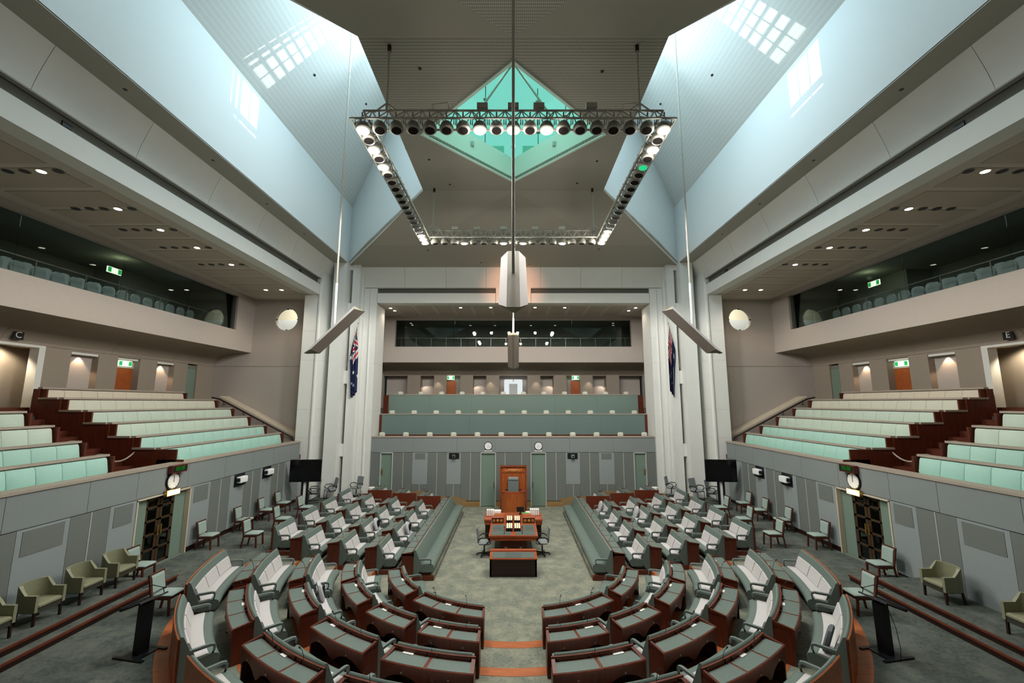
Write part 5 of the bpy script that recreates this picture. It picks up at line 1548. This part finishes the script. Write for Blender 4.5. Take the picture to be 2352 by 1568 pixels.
side_proto = []
def side_chair(loc, rz, label):
    """armless timber chair with mint seat and back; faces -Y at rz 0"""
    if side_proto:
        r = copy_tree(side_proto[0]); r.location = loc; r.rotation_euler = (0, 0, rz)
        tag(r, label, 'chair', 'mint side chairs'); return r
    r = empty('side_chair', loc, rz, label=label, cat='chair', group='mint side chairs')
    for s in (-1, 1):
        mb = MB(); mb.bar((s * 0.21, -0.24, 0), (s * 0.21, -0.21, 0.42), 0.045); mb.build('leg', M_STAIR, r)
        mb = MB(); mb.bar((s * 0.21, 0.30, 0), (s * 0.21, 0.22, 0.42), 0.042); mb.bar((s * 0.21, 0.22, 0.40), (s * 0.21, 0.33, 0.93), 0.042); mb.build('leg', M_STAIR, r)
        mb = MB(); mb.bar((s * 0.21, -0.21, 0.395), (s * 0.21, 0.21, 0.395), 0.035, 0.06); mb.build('side_rail', M_STAIR, r)
    mb = MB(); mb.bar((-0.21, -0.21, 0.395), (0.21, -0.21, 0.395), 0.03, 0.06); mb.build('front_rail', M_STAIR, r)
    mb = MB(); mb.bar((-0.21, 0.325, 0.91), (0.21, 0.325, 0.91), 0.035, 0.04); mb.build('top_rail', M_STAIR, r)
    mb = MB(); mb.rbox(-0.215, 0.215, -0.27, 0.20, 0.42, 0.49, 0.025); mb.build('seat', M_MINTCH, r, smooth=True)
    mb = MB(); mb.extrude([(-0.188, 0.215, 0.52), (-0.188, 0.255, 0.52), (-0.188, 0.335, 0.89), (-0.188, 0.295, 0.90), (-0.188, 0.265, 0.85)], (0.376, 0, 0)); mb.build('backrest', M_MINTCH, r)
    r.scale = (0.94, 0.94, 0.94)
    side_proto.append(r)
    return r
for s in (-1, 1):
    nm = SIDE[s]
    face = s * -1     # towards the middle
    rz = PI / 2 if s < 0 else -PI / 2
    for i, y in enumerate((15.0, 16.9, 18.4, 19.65)):
        side_chair((s * 10.2, y, 0.71), rz, 'mint side chair against the %s wall beyond the glazed door, %s from that door' % (nm, ordinal(i)))
    side_chair((s * 10.15, 12.35, 0.71) if s < 0 else (s * 10.1, 12.45, 0.71), rz, 'mint side chair on the near side of the %s glazed door' % nm)
    side_chair((s * 8.05, 10.62, 0.71), rz, 'mint side chair standing behind the %s black lectern' % nm)
    for i, y in enumerate((15.2, 17.05, 18.85)):
        side_chair((s * 8.82, y + 0.0, 0.71), rz, 'mint side chair behind the deskless %s benches, %s from the camera end' % (nm, ordinal(i)))

tub_proto = []
def tub_chair(loc, rz, label):
    if tub_proto:
        r = copy_tree(tub_proto[0]); r.location = loc; r.rotation_euler = (0, 0, rz); tag(r, label, 'armchair', 'olive tub armchairs'); return r
    r = empty('tub_armchair', loc, rz, label=label, cat='armchair', group='olive tub armchairs')
    # wrap-round back: U in plan, high at the back, stepping down to the arms
    N = 16
    pts = []
    for i in range(N + 1):
        t = i / N
        if t < 0.28: u = t / 0.28; x, y = -0.35, -0.30 + 0.42 * u
        elif t > 0.72: u = (t - 0.72) / 0.28; x, y = 0.35, 0.12 - 0.42 * u
        else:
            a = PI - PI * (t - 0.28) / 0.44
            x, y = 0.35 * math.cos(a), 0.12 + 0.22 * math.sin(a)
        h = 0.66 if (t < 0.2 or t > 0.8) else (0.86 if 0.3 < t < 0.7 else 0.66 + 0.2 * (min(abs(t - 0.2), abs(t - 0.8)) / 0.1))
        pts.append((x, y, h))
    def wall(z0f, inset, name, m, th=0.07):
        mb = MB(); vs = []
        for x, y, h in pts:
            L = math.hypot(x, y) or 1
            k = (1 - th / 0.36)
            vs += [(x, y, z0f), (x, y, h), (x * k, (y - 0.0) * k if y > 0.1 else y, h), (x * k, y * k if y > 0.1 else y, z0f)]
        fs = []
        for i in range(N):
            for q in range(4):
                j = (q + 1) % 4
                fs.append((i * 4 + q, i * 4 + j, (i + 1) * 4 + j, (i + 1) * 4 + q))
        fs += [(3, 2, 1, 0), (N * 4, N * 4 + 1, N * 4 + 2, N * 4 + 3)]
        mb.add(vs, fs); return mb.build(name, m, r, smooth=True)
    wall(0.30, 0, 'wrap_back', M_VINYL)
    mb = MB(); mb.rbox(-0.285, 0.285, -0.31, 0.22, 0.36, 0.46, 0.03); mb.build('seat', M_VINYL, r, smooth=True)
    mb = MB(); mb.box(-0.28, 0.28, -0.28, 0.24, 0.26, 0.36); mb.build('seat_base', M_VINYLD, r)
    for s in (-1, 1):
        mb = MB(); mb.bar((s * 0.30, -0.26, 0), (s * 0.30, -0.25, 0.34), 0.045); mb.build('leg', M_DARKW, r)
        mb = MB(); mb.bar((s * 0.27, 0.26, 0), (s * 0.26, 0.2, 0.34), 0.045); mb.build('leg', M_DARKW, r)
    r.scale = (0.86, 0.86, 0.90)
    tub_proto.append(r)
    return r
for i, y in enumerate((8.75, 9.68, 10.62, 11.5)):
    tub_chair((-10.05, y, 0.97), PI / 2, 'olive vinyl tub armchair on the left stepped platform, %s from the camera end' % ordinal(i))
for i, y in enumerate((8.9, 10.62)):
    tub_chair((10.05, y, 0.97), -PI / 2, 'olive vinyl tub armchair on the right stepped platform, %s from the camera end' % ordinal(i))

# ================================================================ lecterns
for s in (-1, 1):
    r = empty('lectern', (s * 7.2, 8.97, 0.71), s * (PI / 2 + 0.2), label='black standing lectern with tilted top behind the outermost %s curved bench' % SIDE[s], cat='lectern')
    mb = MB(); mb.box(-0.25, -0.19, -0.34, 0.34, 0, 0.03); mb.box(0.19, 0.25, -0.34, 0.34, 0, 0.03); mb.box(-0.2, 0.2, -0.2, 0.2, 0.0, 0.025); mb.build('base', M_BLACK, r)
    mb = MB(); mb.extrude([(-0.10, -0.07, 0.02), (0.10, -0.07, 0.02), (0.10, 0.07, 0.02), (-0.10, 0.07, 0.02)], (0, 0.02, 0.90)); mb.build('post', M_BLACK, r)
    mb = MB(); mb.extrude([(-0.27, -0.24, 0.84), (0.27, -0.24, 0.84), (0.27, 0.20, 1.01), (-0.27, 0.20, 1.01)], (0, -0.015, 0.03)); top = mb.build('top', M_BLACK, r)
    mb = MB(); mb.box(-0.27, 0.27, -0.28, -0.25, 0.84, 0.90); mb.build('ledge', M_BLACK, top)
    e = -s
    mb = MB(); mb.tube([(e * -0.2, 0.18, 1.02), (e * -0.18, 0.16, 1.14), (e * -0.06, 0.05, 1.22), (e * 0.02, -0.10, 1.18)], 0.008, 6); mb.build('microphone', M_BLACK, top)
    mb = MB(); mb.extrude([(e * -0.24, 0.06, 0.988), (e * -0.14, 0.06, 0.988), (e * -0.14, 0.15, 1.023), (e * -0.24, 0.15, 1.023)], (0, 0, 0.006)); mb.build('paper_slip', M_PAPER, top)
    if s > 0:
        mb = MB(); mb.tube([(-0.2, 0.1, 0.95), (-0.28, 0.05, 0.6), (-0.30, 0.02, 0.25), (-0.26, 0.0, 0.02)], 0.006, 6); mb.build('cable', M_BLACK, r)

# ================================================================ televisions
for s in (-1, 1):
    r = empty('television', (s * 9.68, 20.45, 0.71), s * -0.10, label='large black television on a twin-post floor stand by the %s wall' % SIDE[s], cat='television')
    mb = MB(); mb.rbox(-0.71, 0.71, -0.03, 0.04, 1.16, 2.17, 0.012); mb.build('bezel', M_BLACK, r)
    mb = MB(); mb.box(-0.69, 0.69, -0.035, -0.029, 1.18, 2.15); mb.build('screen', M_SCREEN, r)
    for x in (-0.13, 0.10):
        mb = MB(); mb.box(x - 0.045, x + 0.045, 0.04, 0.12, 0.02, 1.9); mb.build('post', M_BLACK, r)
    mb = MB(); mb.box(-0.08, 0.05, 0.07, 0.1, 0.02, 1.2); mb.build('cable_strip', M_WHITE, r)
    mb = MB(); mb.lathe((0, 0.05, 0), [(0.42, 0), (0.40, 0.025)], 24); mb.build('base', M_BLACK, r)
# ================================================================ lighting truss
TC = Vector((0, 13.05, 12.17)); TH = 3.64
tr = empty('lighting_truss', TC, label='square lattice lighting truss hung from the ceiling on four rods', cat='truss')
def side_pts(q, u, out, dz):
    """q: side 0 near, 1 right, 2 far, 3 left; u along the side; out = distance from the centre"""
    x, y = {0: (u, -out), 1: (out, u), 2: (-u, out), 3: (-out, -u)}[q]
    return (x, y, dz)
for q in range(4):
    mb = MB()
    for out, dz in ((TH + 0.22, 0), (TH - 0.22, 0), (TH, 0.36)):
        mb.tube([side_pts(q, -out, out, dz), side_pts(q, out, out, dz)], 0.028, 6)
    mb.build('chord', M_TRUSS, tr)
    mb = MB()
    n = 18; st = 2 * TH / n
    for i in range(n):
        u0 = -TH + i * st; um = u0 + st / 2
        for out in (TH + 0.22, TH - 0.22):
            mb.bar(side_pts(q, u0, out, 0), side_pts(q, um, TH, 0.36), 0.022)
            mb.bar(side_pts(q, um, TH, 0.36), side_pts(q, u0 + st, out, 0), 0.022)
        mb.bar(side_pts(q, u0, TH - 0.22, 0), side_pts(q, u0, TH + 0.22, 0), 0.025)
    mb.build('lattice', M_TRUSS, tr)['kind'] = 'stuff'
for x, y in ((-3.1, -3.58), (3.1, -3.58), (-3.3, 3.6), (3.3, 3.6)):
    mb = MB(); zt = slope(y + TC.y) - TC.z
    mb.tube([(x, y, 0.36), (x, y, zt + 0.02)], 0.03, 8); rod = mb.build('hanger_rod', M_TRUSS, tr)
    mb = MB(); mb.lathe((x, y, zt - 0.16), [(0.05, 0), (0.05, 0.16)], 10); mb.build('ceiling_socket', M_DARKW, rod)
    mb = MB(); mb.bar((x - 0.3, y, 0.36), (x, y, 0.6), 0.03); mb.bar((x + 0.3, y, 0.36), (x, y, 0.6), 0.03); mb.build('bridle', M_TRUSS, tr)
for q, us in ((0, (-0.75, 0.0, 0.62, 1.9)), (2, (-2.0, -0.9, 0.4, 1.5, 2.4))):
    for u in us:
        mb = MB(); p = side_pts(q, u, TH, 0.42); mb.box(p[0] - 0.13, p[0] + 0.13, p[1] - 0.08, p[1] + 0.08, p[2] - 0.03, p[2] + 0.10); mb.build('junction_box', M_TRUSS, tr)
for x in (-1.75, 2.9):
    mb = MB(); mb.tube([(x - 0.2, -3.64, 0.36), (x - 0.24, -3.6, 0.55), (x + 0.15, -3.64, 0.58), (x + 0.2, -3.64, 0.36)], 0.012, 6); mb.build('loose_cable', M_TRUSS, tr)

can_proto = {}
LIT = {0: (0, 7, 9, 11, 18), 1: (2, 15, 16, 17), 2: (0, 4, 8, 10, 14, 18), 3: (1, 2, 14, 16)}
GREEN = (1, 4)
SN = {0: 'near', 1: 'right', 2: 'far', 3: 'left'}
M_GREENL = emit('green_lamp', '30e090', 0.9)
sp = 2 * TH / 18
for q in range(4):
    for i in range(19 if q in (0, 2) else 18):
        if q in (1, 3) and i == 0: continue
        u = -TH + sp * i
        p = Vector(side_pts(q, u, TH, 0)) + TC
        lit = i in LIT[q]; green = (q, i) == GREEN
        key = 'lit' if lit else ('green' if green else 'dark')
        start = {0: 'left corner', 1: 'near corner', 2: 'right corner', 3: 'far corner'}[q]
        lab = '%s stage lamp on %s bar of lighting truss, %s from its %s' % ({'lit': 'glowing', 'dark': 'unlit', 'green': 'green-lensed'}[key], SN[q], ordinal(i), start)
        if key not in can_proto:
            r = empty('stage_lamp', p)
            mb = MB(); mb.lathe((0, 0, -0.20), [(0.135, 0), (0.165, 0.02), (0.170, 0.10), (0.125, 0.20), (0.06, 0.25), (0.02, 0.255)], 16); mb.build('housing', M_CAN, r, smooth=True)
            mb = MB(); mb.lathe((0, 0, -0.204), [(0.118, 0), (0.118, 0.004)], 16); mb.build('lens', {'lit': M_GLOW, 'dark': M_LENS, 'green': M_GREENL}[key], r)
            mb = MB(); mb.tube([(-0.18, 0, -0.02), (-0.18, 0, 0.20), (0.18, 0, 0.20), (0.18, 0, -0.02)], 0.014, 6); mb.tube([(0, 0, 0.20), (0, 0, 0.36)], 0.02, 6); mb.build('yoke', M_CAN, r)
            can_proto[key] = r
        else:
            r = copy_tree(can_proto[key]); r.location = p
        # lamps lean a little towards the middle of the chamber
        lean = Vector((0, 13.4, 0)) - p
        r.rotation_euler = (-0.0 + 0.16 * (-lean.y / 4), 0.16 * (lean.x / 4) * -1, 0)
        tag(r, lab, 'stage lamp', 'stage lamps on the lighting truss')
        if lit:
            lamp('SPOT', 'stage_beam', p + Vector((0, 0, -0.23)), 400, (1.0, 0.96, 0.90), target=(p.x * 0.8, 13.4 + (p.y - 13.05) * 0.8, 0), spot_size=3.05, spot_blend=0.2, shadow_soft_size=0.11)
            lamp('POINT', 'added_stage_fill', p + Vector((0, 0, -0.30)), 42, (1.0, 0.96, 0.90), shadow_soft_size=0.12)  # added fill point that brightens the bulkheads and ceiling around the truss

# ================================================================ hanging acoustic baffles
def baffle(pos, ang, rod_top, label, rod_h):
    """prism with flat back, two pale bevels and a ridged front; ang: heading of the inner (upper) end"""
    r = empty('speaker_baffle', pos, ang, label=label, cat='loudspeaker')
    # local: +Y towards the chamber centre; long axis tilts 45 degrees, upper end inwards
    t = Vector((0, 0.72, 0.72)).normalized(); n = Vector((0, -0.72, 0.72)).normalized(); s = Vector((1, 0, 0))
    Lh = 1.04
    back, mid, ridge = 0.11, 0.245, 0.30
    def pt(a, b, c): return s * a + n * b + t * c
    sec = [(-back, 0.14), (back, 0.14), (mid, 0.02), (0.03, -0.17), (-0.03, -0.17), (-mid, 0.02)]
    m = len(sec)
    # both ends are cut level, the bevels a little shorter at the low end
    vs = [pt(a, b, -Lh + (0.14 - b) + (0.15 if k in (2, 5) else 0)) for k, (a, b) in enumerate(sec)] + [pt(a, b, Lh + (0.14 - b) * 0.35 - (0.09 if k in (2, 5) else 0)) for k, (a, b) in enumerate(sec)]
    mb = MB(); mb.add([vs[0], vs[1], vs[m + 1], vs[m]], [(0, 1, 2, 3)])
    mb.add([vs[0], vs[1], vs[2], vs[3], vs[4], vs[5]], [(5, 4, 3, 2, 1, 0)]); mb.add(vs[m:2 * m], [tuple(range(m))])
    mb.build('back_board', M_BAFFLE, r, fix=False)
    for (i, j) in ((1, 2), (5, 0)):
        mb = MB(); mb.add([vs[i], vs[j], vs[m + j], vs[m + i]], [(0, 1, 2, 3)]); mb.build('side_board', M_BAFFLEL, r, fix=False)
    mb = MB()
    for i, j in ((2, 3), (3, 4), (4, 5)):
        mb.add([vs[i], vs[j], vs[m + j], vs[m + i]], [(0, 1, 2, 3)])
    mb.build('grille', M_BAFFLED, r, fix=False)
    mb = MB(); mb.tube([(0, 0, 0.12), (0, 0, rod_h)], 0.030, 10); rod = mb.build('hanger_rod', M_TRUSS, r)
    if pos[1] > 8:
        mb = MB(); mb.tube([(0, 0, 0.1), (0, 0, 1.6)], 0.042, 10); mb.build('sleeve', M_WHITE, rod)
    return r
zb = 7.65
baffle((0, 7.45, zb), 0, None, 'tilted loudspeaker panel hanging closest to the camera on the central rod', slope(7.45) - zb)
baffle((0, 18.65, zb), PI, None, 'tilted loudspeaker panel hanging in front of the back gallery', slope(18.65) - zb)
baffle((-5.6, 13.05, zb), -PI / 2, None, 'tilted loudspeaker panel hanging before the left column', 19.58 - zb)
baffle((5.6, 13.05, zb), PI / 2, None, 'tilted loudspeaker panel hanging before the right column', 19.58 - zb)

# ================================================================ flags
def flag_color(u, v):
    """u 0..1 from the hoist, v 0..1 from the bottom: blue ensign with crosses and white stars"""
    blue, white, red = (0.004, 0.010, 0.06), (0.72, 0.72, 0.72), (0.50, 0.02, 0.04)
    if u < 0.5 and v > 0.5:
        a, b = (u / 0.5) * 2 - 1, ((v - 0.5) / 0.5) * 2 - 1
        if abs(a) < 0.10 or abs(b) < 0.20: return red
        if abs(a) < 0.17 or abs(b) < 0.33: return white
        d1, d2 = abs(b - a), abs(b + a)
        d = min(d1, d2)
        if d < 0.10: return red
        if d < 0.26: return white
        return blue
    def star(cx, cy, R, n):
        x, y = (u - cx) * 2.0, v - cy
        rr = math.hypot(x, y)
        if rr > R: return False
        a = math.atan2(x, y) % (2 * PI / n)
        a = abs(a - PI / n); a = PI / n - a
        ri = R * 0.45
        # edge between the tip (angle 0) and the notch (angle pi/n)
        px, py = rr * math.cos(a), rr * math.sin(a)
        x1, y1, x2, y2 = R, 0, ri * math.cos(PI / n), ri * math.sin(PI / n)
        return (x2 - x1) * (py - y1) - (y2 - y1) * (px - x1) > 0 or rr < ri * 0.8
    for cx, cy, R, n in ((0.25, 0.25, 0.15, 7), (0.75, 0.83, 0.075, 7), (0.64, 0.56, 0.075, 7), (0.86, 0.60, 0.075, 7), (0.75, 0.20, 0.075, 7), (0.80, 0.46, 0.045, 5)):
        if star(cx, cy, R, n): return white
    return blue
M_FLAG = bpy.data.materials.new('flag_cloth')
M_FLAG.use_nodes = True
_b = M_FLAG.node_tree.nodes['Principled BSDF']; _b.inputs['Roughness'].default_value = 0.8
_a = M_FLAG.node_tree.nodes.new('ShaderNodeVertexColor'); _a.layer_name = 'print'
M_FLAG.node_tree.links.new(_a.outputs[0], _b.inputs['Base Color'])
def flag(s):
    r = empty('flag', (s * 8.92, 23.02, 0), label='blue ensign with white stars hanging from a slanted pole on the %s column' % SIDE[s], cat='flag')
    p0, p1 = Vector((s * 0.28, 0.30, 7.3)), Vector((-s * 0.50, -0.35, 9.75))
    mb = MB(); mb.tube([p0, p1], 0.022, 8); pole = mb.build('pole', M_TANP, r)
    mb = MB(); mb.lathe(p1, [(0.03, 0), (0.045, 0.03), (0.02, 0.07)], 10); mb.build('finial', M_STEEL, pole)
    # hoist runs down the pole, the fly hangs straight down, gathered in folds
    NU, NV = 200, 110
    vs, cols = [], []
    ph = [random.uniform(0, 6) for _ in range(4)]
    for i in range(NU + 1):
        u = i / NU
        for j in range(NV + 1):
            v = j / NV
            hoist = p1.lerp(p0, 0.04 + (1 - v) * 0.52)
            # the cloth falls: width gathers to about a fifth
            drop = u * (2.75 + 0.75 * v)
            gx = -s * 0.50 + s * 0.44 * (1 - v) * (1 - 0.45 * u)
            x = hoist.x * (1 - min(1, u * 2.5)) + gx * min(1, u * 2.5)
            fold = math.sin(v * 15 + ph[0] + 0.8 * u) * 0.10 * min(1, u * 4) + math.sin(v * 29 + ph[1] + 2 * u) * 0.035 * min(1, u * 4)
            x += fold * 0.55
            y = hoist.y * (1 - 0.75 * min(1, u * 2)) + fold - 0.02
            z = hoist.z - drop + 0.16 * u * (1 - v)
            vs.append((x, y, z))
    me = bpy.data.meshes.new('cloth')
    fs = [(i * (NV + 1) + j, i * (NV + 1) + j + 1, (i + 1) * (NV + 1) + j + 1, (i + 1) * (NV + 1) + j) for i in range(NU) for j in range(NV)]
    me.from_pydata(vs, [], fs)
    ca = me.color_attributes.new('print', 'FLOAT_COLOR', 'CORNER')
    for f in me.polygons:
        i, j = divmod(f.index, NV)
        c = flag_color((i + 0.5) / NU, (j + 0.5) / NV)
        for li in f.loop_indices: ca.data[li].color = (*c, 1)
    me.polygons.foreach_set('use_smooth', [True] * len(me.polygons))
    me.materials.append(M_FLAG)
    o = bpy.data.objects.new('cloth', me); COL.objects.link(o); o.parent = r
flag(-1); flag(1)

# ================================================================ wall devices
def clock(loc, axis, label, R=0.22, hands=((2.0, 0.6), (3.4, 0.9)), s=1):
    r = empty('wall_clock', loc, label=label, cat='clock')
    k = 1 if axis == 'Y' else -s
    mb = MB()
    if axis == 'Y':
        mb.lathe((0, 0, 0), [(R, 0), (R, 0.05)], 28, 'Y'); mb.build('rim', M_BLACK, r)
        mb = MB(); mb.lathe((0, -0.045, 0), [(R * 0.86, 0), (R * 0.86, 0.012)], 28, 'Y'); face = mb.build('face', M_WHITE, r)
        P = lambda a, q, d: (q * R * math.sin(a), -0.058 - d, q * R * math.cos(a))
    else:
        mb.lathe((-s * 0.05 if s > 0 else 0, 0, 0), [(R, 0), (R, 0.05)], 28, 'X'); mb.build('rim', M_BLACK, r)
        mb = MB(); mb.lathe((-s * 0.055 if s > 0 else 0.045, 0, 0), [(R * 0.86, 0), (R * 0.86, 0.010)], 28, 'X'); face = mb.build('face', M_WHITE, r)
        P = lambda a, q, d: (-s * (0.058 + d), -s * q * R * math.sin(a) * -1 * 1, q * R * math.cos(a))
    for i in range(12):
        a = 2 * PI * i / 12
        mb = MB(); mb.bar(P(a, 0.70, 0), P(a, 0.80, 0), 0.012, 0.004); mb.build('hour_mark', M_BLACK, face)
    for a, q in hands:
        mb = MB(); mb.bar(P(a + PI, 0.12, 0.004), P(a, q * 0.72, 0.004), 0.018, 0.004); mb.build('hand', M_BLACK, face)
for s in (-1, 1):
    clock((s * 1.37, 23.8, 3.17), 'Y', 'round white clock with black rim over the green door just %s of the speaker chair' % SIDE[s], R=0.225, hands=((1.95, 0.9), (3.6, 0.6)))
    mb = MB(); mb.rbox(s * 1.37 - 0.20, s * 1.37 + 0.20, 23.77, 23.80, 2.87, 2.95, 0.008)
    tag(mb.build('name_plaque', M_CREAM), 'small pale plaque under the clock just %s of the speaker chair' % SIDE[s], 'plaque')
    clock((s * 10.65, 13.73, 3.09), 'X', 'round white clock with black rim over the glazed door in the %s wall' % SIDE[s], R=0.26, hands=((0.02, 0.95), (0.0, 0.7)), s=s)
    # digital clock
    r = empty('digital_clock', (s * 10.64, 13.8, 3.46), label='small timber-cased digital clock with green figures over the %s wall clock' % SIDE[s], cat='clock')
    mb = MB(); mb.box(0, -s * 0.16, -0.30, 0.30, -0.12, 0.11); mb.build('case', M_WOOD, r)
    mb = MB(); mb.box(-s * 0.165, -s * 0.155, -0.27, 0.27, -0.085, 0.08); mb.build('screen', M_BLACK, r)
    text_mesh('00:00', 0.17, M_DIGIT, r, (-s * 0.168, 0, 0), (PI / 2, 0, -s * PI / 2), extrude=0.001, offset=0.003, name='digits')
    # amber lit sign
    r = empty('division_sign', (s * 10.63, 13.7, 2.76), label='glowing amber sign box under the clock of the %s wall' % SIDE[s], cat='sign')
    mb = MB(); mb.box(0, -s * 0.10, -0.26, 0.26, -0.09, 0.09); mb.build('case', M_BRASS, r)
    mb = MB(); mb.box(-s * 0.10, -s * 0.106, -0.24, 0.24, -0.075, 0.075); mb.build('lit_face', M_AMBER, r)
    lamp('POINT', 'sign_glow', (s * 10.4, 13.7, 2.76), 2.5, (1, 0.8, 0.4), shadow_soft_size=0.1)
    # remote cameras in black wall boxes
    for y, nr in ((17.1, 'nearer'), (18.95, 'farther')):
        r = empty('wall_camera', (s * 10.65, y, 2.55), label='white remote camera on a black wall box, %s the glazed door, %s wall' % ('closer to' if nr == 'nearer' else 'farther from', SIDE[s]), cat='camera')
        mb = MB(); mb.box(s * 0.02, -s * 0.01, -0.32, 0.32, -0.24, 0.22); mb.build('wall_box', M_BLACK, r)
        mb = MB(); mb.rbox(-s * 0.03, -s * 0.22, -0.24, 0.20, -0.10, 0.13, 0.02); mb.build('body', M_WHITE, r)
        mb = MB(); mb.lathe((-s * 0.125, -0.235 if True else 0, 0.02), [(0.07, 0), (0.07, 0.05), (0.05, 0.052)], 14, 'Y'); mb.build('lens', M_BLACK, r)
        mb = MB(); mb.box(-s * 0.0, -s * 0.24, -0.05, 0.05, -0.16, -0.10); mb.build('bracket', M_BLACK, r)
    r = empty('wall_camera', (s * 3.23, 23.8, 2.64), label='small remote camera in a black box on the back wall, %s of the speaker chair' % SIDE[s], cat='camera')
    mb = MB(); mb.box(-0.28, 0.28, -0.012, 0.02, -0.16, 0.16); mb.build('wall_box', M_BLACK, r)
    mb = MB(); mb.rbox(-0.09, 0.09, -0.22, -0.06, -0.09, 0.08, 0.02); mb.build('body', M_SLOT if s < 0 else M_GREYCH, r)
    mb = MB(); mb.lathe((0, -0.22, 0), [(0.05, 0), (0.045, 0.03)], 12, 'Y'); mb.build('lens', M_BLACK, r)
    mb = MB(); mb.box(-0.03, 0.03, -0.14, 0.0, -0.13, -0.09); mb.build('bracket', M_BLACK, r)
# warm glow of one gelled lamp on the back bulkhead
lamp('SPOT', 'orange_beam', (0.0, 20.2, 11.4), 380, (1.0, 0.42, 0.22), target=(0, 23.6, 11.9), spot_size=1.15, spot_blend=0.8, shadow_soft_size=0.05)
# ================================================================ make every object name plain and unique
